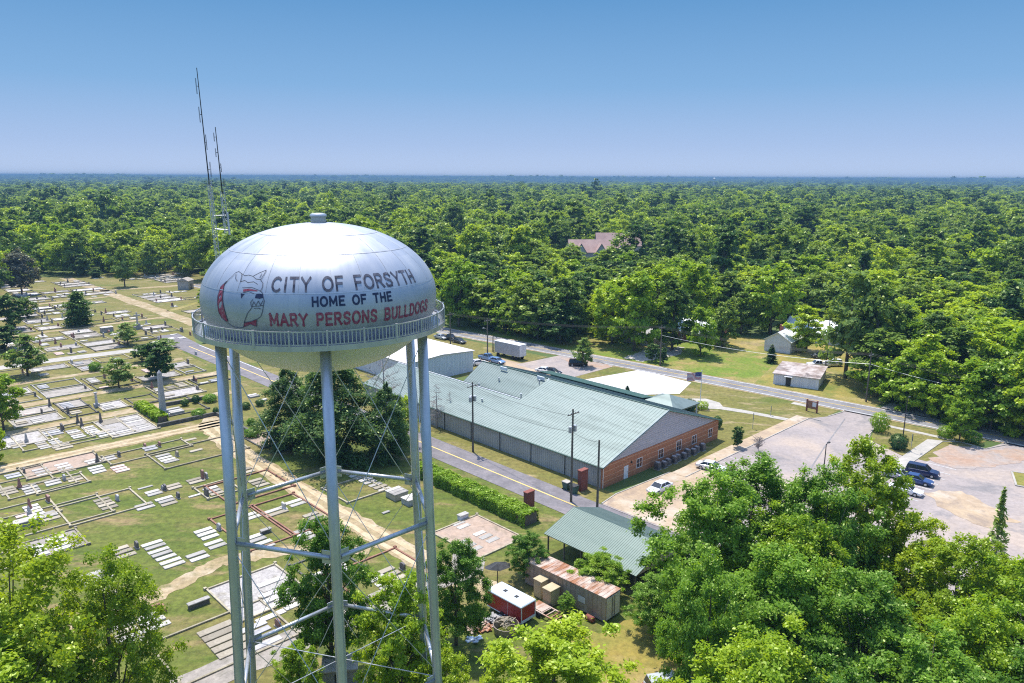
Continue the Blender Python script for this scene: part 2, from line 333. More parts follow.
Z = .02
sheet('cemetery_lawn', [(68, -110), (68, -12), (118, -12), (150, -2), (150, 60), (330, 60), (330, -60), (230, -95)], Z, 'grass_dry')
sheet('cemetery_lawn', [(-40, -110), (-40, -13.8), (68, -13.8), (68, -110)], Z, 'grass_green')
sheet('verge', [(-14, -13.8), (-14, -10.5), (150, -10.5), (118, -12), (68, -13.8)], Z+.008, 'grass_green')
sheet('verge', [(-3, -4.4), (-3, 0), (64, 0), (64, 56), (140, 51), (140, -4.4)], Z+.008, 'grass_dry')
sheet('yard', [(-60, -40), (-60, -13.9), (-14, -13.9), (-14, -10.5), (-60, -10.5), (-60, -4.4), (-75, -4.4), (-75, -40)][:4], Z+.01, 'yard')
sheet('yard', [(-60, -13.9), (-60, -10.6), (-14.1, -10.6), (-14.1, -13.9)], Z+.01, 'yard')
sheet('yard_corner', [(-60, -4.3), (-60, 10), (-24, 10), (-24, -4.3)], Z+.01, 'yard')
sheet('front_lawn', [(-8, 33), (-8, 67), (60, 62), (60, 33)], Z+.004, 'grass_dry')
sheet('front_lawn', [(-5.4, 12), (-5.4, 33), (0, 33), (0, 12)], Z+.004, 'grass_dry')
sheet('island_lawn', [(-19.2, 52), (-16, 66), (-34, 66.5), (-30, 48), (-26, 48)], Z+.035, 'grass_dry')
sheet('roadside_grass', [(-12, 73.5), (30, 70), (60, 67), (95, 64), (95, 90), (60, 110), (20, 125), (-12, 105)], Z, 'grass_gold')
sheet('roadside_grass', [(14, 71.5), (40, 69.5), (60, 67), (95, 64), (110, 85), (80, 100), (40, 105), (22, 100)], Z+.012, 'yard')
blotch('driveway', [(44, 70), (50, 69.6), (52, 84), (47, 92), (42, 84)], Z+.03, 'concrete')

# roads (about 6 m wide)
MR = [(-160, 80.5), (-90, 75.4), (-45, 71.8), (-18, 70.1), (20.4, 67.1), (87, 60.3), (150, 53.5), (260, 41)]
ribbon('main_road_shoulder', MR, 7.6, Z+.03, 'dirt', sub=6, jitter=.25)
ribbon('main_road', MR, 6.4, Z+.05, 'asphalt', sub=2)
def offs(pts, d):
    return [(p[0], p[1]+d) for p in pts]
for d in (2.75, -2.75): ribbon('road_marking', offs(MR, d), .22, Z+.07, 'white_line')
for d in (.12, -.12): ribbon('road_marking', offs(MR, d), .12, Z+.07, 'yellow_line')
ST = [(-90, -7.6), (140, -7.4), (160, -6)]
ribbon('side_street', ST, 6.2, Z+.05, 'asphalt_street')
ribbon('road_marking', offs(ST[:2], 0), .26, Z+.07, 'yellow_line')
ribbon('road_marking', [(100, -4.8), (140, -4.7)], .2, Z+.07, 'white_line')
# cemetery lanes
ribbon('cemetery_lane', [(146, -100), (147.5, -41), (144.3, -8)], 4.6, Z+.04, 'concrete', sub=4, jitter=.15)
for a, b0, b1, w in ((127.5, -95, -14, 2.4), (107.5, -95, -13, 3.0), (89.5, -90, -18, 3.2), (70.6, -90, -28, 3.6)):
    ribbon('dirt_path', [(a, b0), (a+.4, (b0+b1)/2), (a-.6, b1)], w, Z+.03, 'dirt', sub=16, jitter=.28)
for d in (-.85, .85): ribbon('wheel_track', [(70.6+d, -90), (71+d, -59), (70+d, -28)], .7, Z+.045, 'track', sub=16, jitter=.1)
ribbon('dirt_path', [(76, -26.5), (70, -31), (56.9, -32.6), (21.7, -33.4), (1.6, -33), (-14, -31)], 3.8, Z+.03, 'dirt', sub=12, jitter=.35)
for d in (-.9, .9): ribbon('wheel_track', [(68, -31.5+d), (56.9, -32.6+d), (21.7, -33.4+d), (0, -33+d)], .8, Z+.045, 'track', sub=12, jitter=.12)
ribbon('dirt_path', [(14.8, -78), (15.3, -60), (18.2, -50.9), (14, -42), (8, -36)], 2.4, Z+.025, 'dirt', sub=12, jitter=.35)
ribbon('service_lane', [(-1.5, -84), (-2.5, -61), (-3, -50), (-3, -40), (-4, -30), (2, -25)], 4.2, Z+.035, 'pad', sub=6, jitter=.2)
ribbon('dirt_path', [(150, 6.2), (176, 6.8), (321, 6.8)], 5.0, Z+.03, 'dirt', sub=20, jitter=.4)
ribbon('dirt_path', [(267, 6.2), (258.5, 56)], 3.5, Z+.03, 'dirt', sub=8, jitter=.3)
ribbon('dirt_path', [(249, 4), (246, -30)], 2.5, Z+.03, 'dirt', sub=8, jitter=.3)
ribbon('dirt_path', [(200, 9), (235, 52)], 2.5, Z+.03, 'grass_gold', sub=8, jitter=.3)
ribbon('dirt_path', [(190, 4), (188, -45)], 2.5, Z+.03, 'dirt', sub=8, jitter=.3)
# pavements and parking
sheet('car_park', [(-22.5, -4.3), (-3.4, -4.3), (-2.6, 0.), (-3.2, 13), (-6.2, 13), (-6.2, 56), (-8.2, 60), (-9, 66.5), (-16.5, 67), (-17, 60), (-19, 52), (-27.5, 47), (-27.5, 12), (-26, -4.3)], Z+.03, 'lot')
sheet('tan_apron', [(-17, -4.0), (-3.5, -4.0), (-2.8, 0.), (-3.4, 12.8), (-6.6, 20), (-12, 14), (-15, 4)], Z+.045, 'lot_tan')
sheet('walkway', [(-6.1, 13), (-6.1, 56), (-3.6, 56), (-3.6, 13)], Z+.07, 'lot_tan')
sheet('curved_walkway', [(-3.5, 51.3), (-3.5, 53), (6, 51.5), (9.5, 50.5), (11.5, 52.5), (15, 53), (18, 50), (17, 46.5), (12, 46), (9, 48.5), (3, 50.2)], Z+.04, 'concrete')
sheet('sign_pad', [(-2.5, 63), (-2.5, 64.6), (1, 64.4), (1, 62.8)], Z+.03, 'concrete')
sheet('concrete_pad', [(42.8, 45.6), (39.5, 62.7), (24.4, 61.8), (21, 52), (26.4, 45.1)], Z+.04, 'concrete_white')
sheet('driveway', [(46, 44), (46, 60), (50, 66), (63, 64.5), (64, 44)], Z+.035, 'lot')
sheet('driveway', [(44, 36), (44, 46), (75, 46), (75, 36)], Z+.03, 'lot_tan')
blotch('clay_patch', [(46, 56.5), (46, 60), (52, 62), (62, 58), (55, 55)], Z+.05, 'lot_red')
sheet('car_park', [(-28.6, 22), (-28.6, 61), (-31, 63), (-35, 62), (-37, 70.5), (-95, 74), (-95, 2), (-40, 6), (-30, 14)], Z+.03, 'lot')
blotch('clay_patch', [(-29.4, 53), (-30, 60), (-35, 61), (-39, 66), (-44, 68), (-40, 57), (-36, 49), (-31, 48)], Z+.05, 'lot_red')
blotch('clay_patch', [(-38, 30), (-34, 34), (-38, 39), (-46, 33), (-44, 27)], Z+.05, 'lot_tan')
sheet('walkway', [(-26.3, 42), (-26.3, 60), (-28.5, 61), (-28.5, 42)], Z+.06, 'concrete')
ribbon('walkway', [(-17.6, 62.4), (-30, 62.8)], 1.2, Z+.06, 'concrete')
sheet('driveway', [(-22, 73), (-13, 73.2), (-14, 90), (-24, 90)], Z+.03, 'pad_grey')
def kerb(name, pts, z=.16, w=.18, m='concrete'):
    P = [tw(*p) for p in pts]; mb = MB()
    for i in range(len(P)-1):
        a, b = P[i], P[i+1]; t = (b-a)/np.hypot(*(b-a)); n = np.array([-t[1], t[0]])*w/2
        q = [a-n, b-n, b+n, a+n]; mb.hexa([(p[0], p[1], 0) for p in q]+[(p[0], p[1], z) for p in q])
    o = obj(name, mb, m); o['kind'] = 'structure'; return o
kerb('kerb', [(-6.15, 13), (-6.15, 56)]); kerb('kerb', [(-8.2, 60), (-9, 65), (-8.4, 67)]); kerb('kerb', [(-8.4, 56), (-6.3, 56.2)])
kerb('kerb', [(-16.6, 66.5), (-17.3, 60), (-19, 48)]); kerb('kerb', [(-28.5, 43), (-28.6, 60.5), (-31, 62.6), (-35, 61.8), (-37, 67), (-35.5, 69.5)])
kerb('kerb', [(-3.4, -4.2), (-2.7, 0), (-3.3, 12.8)], .14)
sheet('planting_island', [(-43, 47), (-41, 53), (-50, 56), (-55, 50)], .15, 'grass_gold'); kerb('kerb', [(-43, 47), (-41, 53), (-50, 56), (-55, 50), (-43, 47)], .2, .3)
ng_ = [ab(*q) for q in ((575, 622), (600, 634), (640, 615), (668, 622), (704, 640), (715, 668), (690, 700), (640, 715), (600, 700), (585, 660), (560, 640))]
blotch('bare_grass', ng_, Z+.03, 'grass_gold')
# faded parking bay lines
ribbon('pavement_seam', [ab(845, 419), ab(824, 448), ab(800, 485)], .22, Z+.05, 'asphalt')
for i in range(4): ribbon('parking_line', [(-6.6, 20+i*2.9), (-11.0, 20+i*2.9)], .09, Z+.05, 'white_line')
for i in range(7): ribbon('parking_line', [(-30, 30+i*2.9), (-34.6, 30+i*2.9)], .12, Z+.055, 'white_line')
mb = MB()

# ================================================================= FOLIAGE MESHES
def leaf_mesh(name, pts, size, tint, up=.45, out=None, mat='lf_mix', seed=0, elong=1.5):
    up = up*1.8
    r = np.random.default_rng(seed); n = len(pts)
    nrm = r.normal(size=(n, 3)); nrm[:, 2] = np.abs(nrm[:, 2])+up
    if out is not None: nrm += out*.9
    nrm /= np.linalg.norm(nrm, axis=1)[:, None]
    t = r.normal(size=(n, 3)); t -= (t*nrm).sum(1)[:, None]*nrm; t /= np.linalg.norm(t, axis=1)[:, None]
    b = np.cross(nrm, t); s = size*r.uniform(.55, 1.3, n)[:, None]
    L = t*s*elong*.5; W = b*s*.5
    V = np.empty((n, 4, 3)); V[:, 0] = pts-L; V[:, 1] = pts+W*.9-L*.1+nrm*s*.1; V[:, 2] = pts+L; V[:, 3] = pts-W*.9+L*.1+nrm*s*.1
    me = bpy.data.meshes.new(name); me.vertices.add(4*n); me.vertices.foreach_set('co', V.reshape(-1).astype(np.float32))
    me.loops.add(4*n); me.loops.foreach_set('vertex_index', np.arange(4*n, dtype=np.int32))
    me.polygons.add(n); me.polygons.foreach_set('loop_start', np.arange(0, 4*n, 4, dtype=np.int32)); me.polygons.foreach_set('loop_total', np.full(n, 4, dtype=np.int32))
    a = me.attributes.new('tint', 'FLOAT', 'FACE'); a.data.foreach_set('value', np.clip(tint, 0, 1).astype(np.float32))
    me.materials.append(M[mat]); me.update(); me.validate(); return me
def clumps(r, lobes, ncl, nleaf, sig):
    """leaf positions: clumps sit on the lobes' outer shells, leaves around each clump"""
    ws = np.array([l[3]**2 for l in lobes]); ws /= ws.sum(); idx = r.choice(len(lobes), ncl, p=ws)
    LC = np.array([l[:3] for l in lobes]); LR = np.array([l[3] for l in lobes])
    d = r.normal(size=(ncl, 3)); d[:, 2] += .35; d /= np.linalg.norm(d, axis=1)[:, None]
    rad = r.uniform(.45, 1.12, ncl)
    c = LC[idx]+d*(LR[idx]*rad)[:, None]*np.array([1, 1, .8])
    ct = r.uniform(0, 1, ncl); which = r.integers(0, ncl, nleaf); off = r.normal(size=(nleaf, 3))*sig*np.array([1, 1, .6])
    p = c[which]+off
    cen = LC.mean(0); o = p-cen; o /= np.linalg.norm(o, axis=1)[:, None]+1e-6
    return p, np.clip(ct[which]+r.normal(size=nleaf)*.12, 0, 1), o, c
def trunk_mesh(name, H, r0, tips, mat='bark', lean=0, n=7):
    mb = MB(); top = Vector((lean, 0, H))
    path = [Vector((0, 0, -.3)), Vector((lean*.1, .05*H*.1, H*.3)), Vector((lean*.5, 0, H*.65)), top]
    mb.tube(path, [r0*1.25, r0*.9, r0*.6, r0*.2], n)
    for i, t in enumerate(tips):
        t = Vector(t); h = random.uniform(.35, .8)*min(H, t.z*.9); s = Vector((lean*h/H*.7, 0, h)); mid = s.lerp(t, .5)+Vector((0, 0, .08*(t-s).length))
        rr = r0*(1-h/H*.7)*.5; mb.tube([s, mid, t], [rr, rr*.6, rr*.15], 5)
    me = bpy.data.meshes.new(name); me.from_pydata(mb.v, [], mb.f); me.materials.append(M[mat]); me.polygons.foreach_set('use_smooth', [True]*len(me.polygons)); me.update(); return me
TREE = {}   # kind -> list of (crown mesh, trunk mesh, height, crown diameter)
def oak(seed, H, D, nl, ls, ncl, kind, mat='lf_mix', sparse=0., base=.3, sig=.085, nlobes=11, spread=1.):
    r = np.random.default_rng(seed); R0 = D/2; lobes = []
    zc = H*(base+(1-base)*.5); hz = H*(1-base)/2
    for i in range(nlobes):
        an = 2*math.pi*(i*.381966)+r.uniform(-.3, .3); t = (i+.5)/nlobes
        rr = R0*.58*math.sin(math.pi*(.12+.8*t))*r.uniform(.8, 1.15)*spread; z = zc+hz*(t*1.75-1.0)*.8
        lr = R0*r.uniform(.36, .52)
        lobes.append((rr*math.cos(an), rr*math.sin(an), min(z, H-lr*.8), lr))
    lobes.append((r.uniform(-.1, .1)*R0, r.uniform(-.1, .1)*R0, H-R0*.42, R0*.42))
    p, tint, o, c = clumps(r, lobes, ncl, nl, D*sig*.5)
    p[:, 2] = np.maximum(p[:, 2], H*base*.6)
    cr_ = leaf_mesh('crown', p, ls, tint, out=o, mat=mat, seed=seed)
    tips = [tuple(c[k]) for k in r.choice(len(c), 14, replace=False)]
    tr_ = trunk_mesh('trunk', H*.8, max(.16, H*.018), tips)
    TREE.setdefault(kind, []).append((cr_, tr_, H, D))
def conifer(seed, H, D, nl, ls, kind, mat='lf_dark', base=.06, power=.75, droop=.0, fat=.0, nb=None, side=.2):
    r = np.random.default_rng(seed); nb = nb or (90 if nl > 4000 else 50); P = []; T = []; O = []; tips = []
    for i in range(nb):
        t = (i+.5)/nb; z = H*(base+(1-base)*t); rad = D/2*((1-t)**power+.03)*r.uniform(.75, 1.1)
        if fat: rad = D/2*math.sin(math.pi*min(1, (t*.82+.18)))**fat*r.uniform(.75, 1.1)+.1
        rad *= r.uniform(.62, 1.12); an = i*2.39996+r.uniform(-.4, .4); m = max(12, int(nl/nb*(.35+1.3*rad/(D/2)))); s = r.uniform(.15, 1, m)**.6
        x = s*rad*math.cos(an)+r.normal(size=m)*rad*side; y = s*rad*math.sin(an)+r.normal(size=m)*rad*side
        zz = z-s**2*rad*droop+r.normal(size=m)*H*.018; P.append(np.stack([x, y, zz], 1)); T.append(np.full(m, r.uniform(0, 1))+r.normal(size=m)*.1)
        O.append(np.tile([math.cos(an)*.5, math.sin(an)*.5, .3], (m, 1)))
    P = np.concatenate(P); P[:, 2] = np.clip(P[:, 2], .1, None)
    cr_ = leaf_mesh('crown', P, ls, np.concatenate(T), out=np.concatenate(O), mat=mat, seed=seed, elong=2.)
    TREE.setdefault(kind, []).append((cr_, trunk_mesh('trunk', H*.93, H*.02, []), H, D))
def pine(seed, H, D, kind, nl=2600, ls=.75):
    r = np.random.default_rng(seed); lobes = []
    for i in range(9):
        an = i*2.4; t = i/8; lobes.append((D*.27*math.cos(an)*(1.1-t), D*.27*math.sin(an)*(1.1-t), H*(.55+.4*t), D*.22))
    p, tint, o, c = clumps(r, lobes, 46, nl, D*.06); TREE.setdefault(kind, []).append((leaf_mesh('crown', p, ls, tint, out=o, mat='lf_dark', seed=seed), trunk_mesh('trunk', H*.95, H*.016, [tuple(q) for q in c[:14]]), H, D))
def bush(seed, H, D, nl, ls, kind, mat):
    r = np.random.default_rng(seed); d = r.normal(size=(nl, 3)); d /= np.linalg.norm(d, axis=1)[:, None]
    lump = 1+.13*np.sin(d[:, 0]*5+seed)*np.cos(d[:, 1]*4+1)+.08*np.sin(d[:, 2]*7+d[:, 0]*6)
    p = d*(r.uniform(.6, 1, nl)**.4*lump)[:, None]*np.array([D/2, D/2, H/2]); p[:, 2] += H/2; p[:, 2] = np.maximum(p[:, 2], .05)
    stem = MB(); 
    for k in range(5):
        an = k*1.256; stem.tube([(0, 0, -.05), (math.cos(an)*D*.15, math.sin(an)*D*.15, H*.4), (math.cos(an)*D*.3, math.sin(an)*D*.3, H*.75)], [.05*H/2, .035*H/2, .01], 5)
    me = bpy.data.meshes.new('stem'); me.from_pydata(stem.v, [], stem.f); me.materials.append(M['bark'])
    TREE.setdefault(kind, []).append((leaf_mesh('foliage', p, ls, r.uniform(0, 1, nl), out=d, mat=mat, seed=seed), me, H, D))
def bare(seed, H, D, kind, mat='bark_grey', conif=False):
    random.seed(seed); mb = MB(); mb.tube([(0, 0, -.2), (.1, 0, H*.5), (0, .1, H)], [H*.018, H*.012, .02], 7)
    tw_ = MB()
    for i in range(46):
        t = random.uniform(.2, .98); an = i*2.4; L = D/2*((1-t)*1.0+.2 if conif else math.sin(math.pi*t)**.5)*random.uniform(.6, 1.1)
        s = Vector((0, 0, H*t)); e = s+Vector((math.cos(an)*L, math.sin(an)*L, L*(-.05 if conif else .55)))
        tw_.tube([s, s.lerp(e, .5)+Vector((0, 0, .05*L)), e], [.07*(1.2-t), .045*(1.2-t), .012], 4)
        for k in range(7):
            q = s.lerp(e, random.uniform(.35, 1)); v = Vector((random.gauss(0, 1), random.gauss(0, 1), random.gauss(.1 if conif else .6, .6))).normalized()*L*random.uniform(.2, .45)
            tw_.tube([q, q+v], [.028, .008], 3)
    a = bpy.data.meshes.new('branches'); a.from_pydata(tw_.v, [], tw_.f); a.materials.append(M[mat])
    b = bpy.data.meshes.new('trunk'); b.from_pydata(mb.v, [], mb.f); b.materials.append(M[mat])
    TREE.setdefault(kind, []).append((a, b, H, D))
for s in range(4): oak(100+s, 17, 14, 52000, .20, 320, 'near', 'lf_mid', sig=.046, nlobes=17, base=.12)
for s in range(2): oak(120+s, 18, 16, 34000, .2, 260, 'sparse', 'lf_yellow', sig=.045, nlobes=15, base=.2)
for s in range(2): oak(130+s, 15, 12, 44000, .20, 280, 'near_bright', 'lf_bright', sig=.048, nlobes=15, base=.15)
for s in range(3): oak(135+s, 17, 14, 52000, .20, 310, 'near_mid', 'lf_bright' if s == 1 else 'lf_mid', sig=.048, nlobes=17, base=.1)
for s in range(2): oak(138+s+40, 15, 12, 40000, .20, 260, 'near_yellow', 'lf_yellow', sig=.048, nlobes=16, base=.12)
for s in range(3): oak(200+s, 12, 11, 9000, .42, 170, 'vine', 'lf_bright', sig=.065, nlobes=16, base=.0, spread=1.1)
for s in range(6): oak(140+s, 16, 12, 8500, .46, 150, 'mid', sig=.065, base=.06)
for s in range(3): oak(150+s, 15, 12, 8500, .45, 140, 'bright', 'lf_bright', sig=.07, base=.06)
for s in range(2): oak(160+s, 14, 12, 6000, .55, 130, 'dark', 'lf_dark', sig=.07, base=.12)
for s in range(2): oak(165+s, 14, 11, 4200, .5, 100, 'sage', 'lf_sage', sig=.08, base=.14)
for s in range(2): oak(168+s, 13, 12, 6500, .5, 120, 'grey', 'lf_grey', sig=.08, base=.16)
for s in range(6): oak(170+s, 16, 13, 4200, .62, [70, 95, 60, 110, 80, 65][s], 'coarse', sig=[.075, .09, .065, .08, .1, .07][s], base=[.04, .1, .02, .06, .12, .04][s], nlobes=[9, 14, 6, 18, 11, 7][s], spread=[1, 1.15, .85, 1.1, .95, .7][s])
for s, mm in enumerate(('lf_sage', 'lf_dark', 'lf_bright')): oak(210+s, [15, 18, 15][s], [12, 11, 14][s], 4000, .62, [80, 70, 90][s], 'coarse', mm, sig=.08, base=.05, nlobes=[12, 10, 15][s])
conifer(180, 17, 15, 30000, .24, 'cedar', 'lf_cedar', droop=.3, fat=.7, nb=64, side=.11); conifer(181, 16, 14, 28000, .24, 'cedar', 'lf_cedar', droop=.3, fat=.7, nb=54, side=.12)
#conifer(182, 15, 8.5, 22000, .2, 'column', 'lf_dark', fat=.6, base=.03, nb=110, side=.16)
conifer(183, 9, 6, 6000, .34, 'smallcon', 'lf_dark', fat=.5, base=.04); conifer(184, 6, 3.2, 1500, .2, 'slender', 'lf_sage', power=1.1); conifer(185, 6, 3.4, 3000, .26, 'smallpoint', 'lf_dark', power=.8)
pine(186, 22, 9, 'pine'); pine(187, 20, 9, 'pine')
bush(190, 1.5, 1.9, 1500, .13, 'bush', 'lf_mid'); bush(191, 2.2, 2.6, 1800, .18, 'bush', 'lf_dark'); bush(192, 3.2, 4, 1300, .24, 'bush_big', 'lf_bright'); bush(193, 3, 4.2, 1400, .24, 'bush_big', 'lf_mid')
bare(195, 12, 7, 'dead'); bare(196, 9, 6, 'dead_conifer', conif=True); bare(197, 2.4, 2.6, 'shrub_bare')
random.seed(11)
PARTN = {'bush': 'foliage', 'bush_big': 'foliage'}
FIRST = {}
def tree(kind, x, y, H, D, label, cat='tree', group=None, name='tree', var=None, rz=None, z=0.):
    vs = TREE[kind]; v = vs[random.randrange(len(vs)) if var is None else var % len(vs)]
    rt = thing(name, (x, y, z), random.uniform(0, 6.28) if rz is None else rz, label, cat, group); rt.scale = (D/v[3], D/v[3], H/v[2])
    for me in v[:2]:
        o = bpy.data.objects.new(me.name.split('.')[0], me); COL.objects.link(o); o.parent = rt
    if kind == 'coarse': FIRST.setdefault(v[0].name, rt.children[0])
    return rt
def tree_px(kind, px, py, pytop, wpx, label, **k):
    X, Y = ground(px, py); H = max(.8, height_of(px, py, pytop)); dep = Y*math.cos(CP)+(CH-H*.6)*math.sin(CP); D = wpx*dep/CF
    return tree(kind, X, Y, H, D, label, **k)

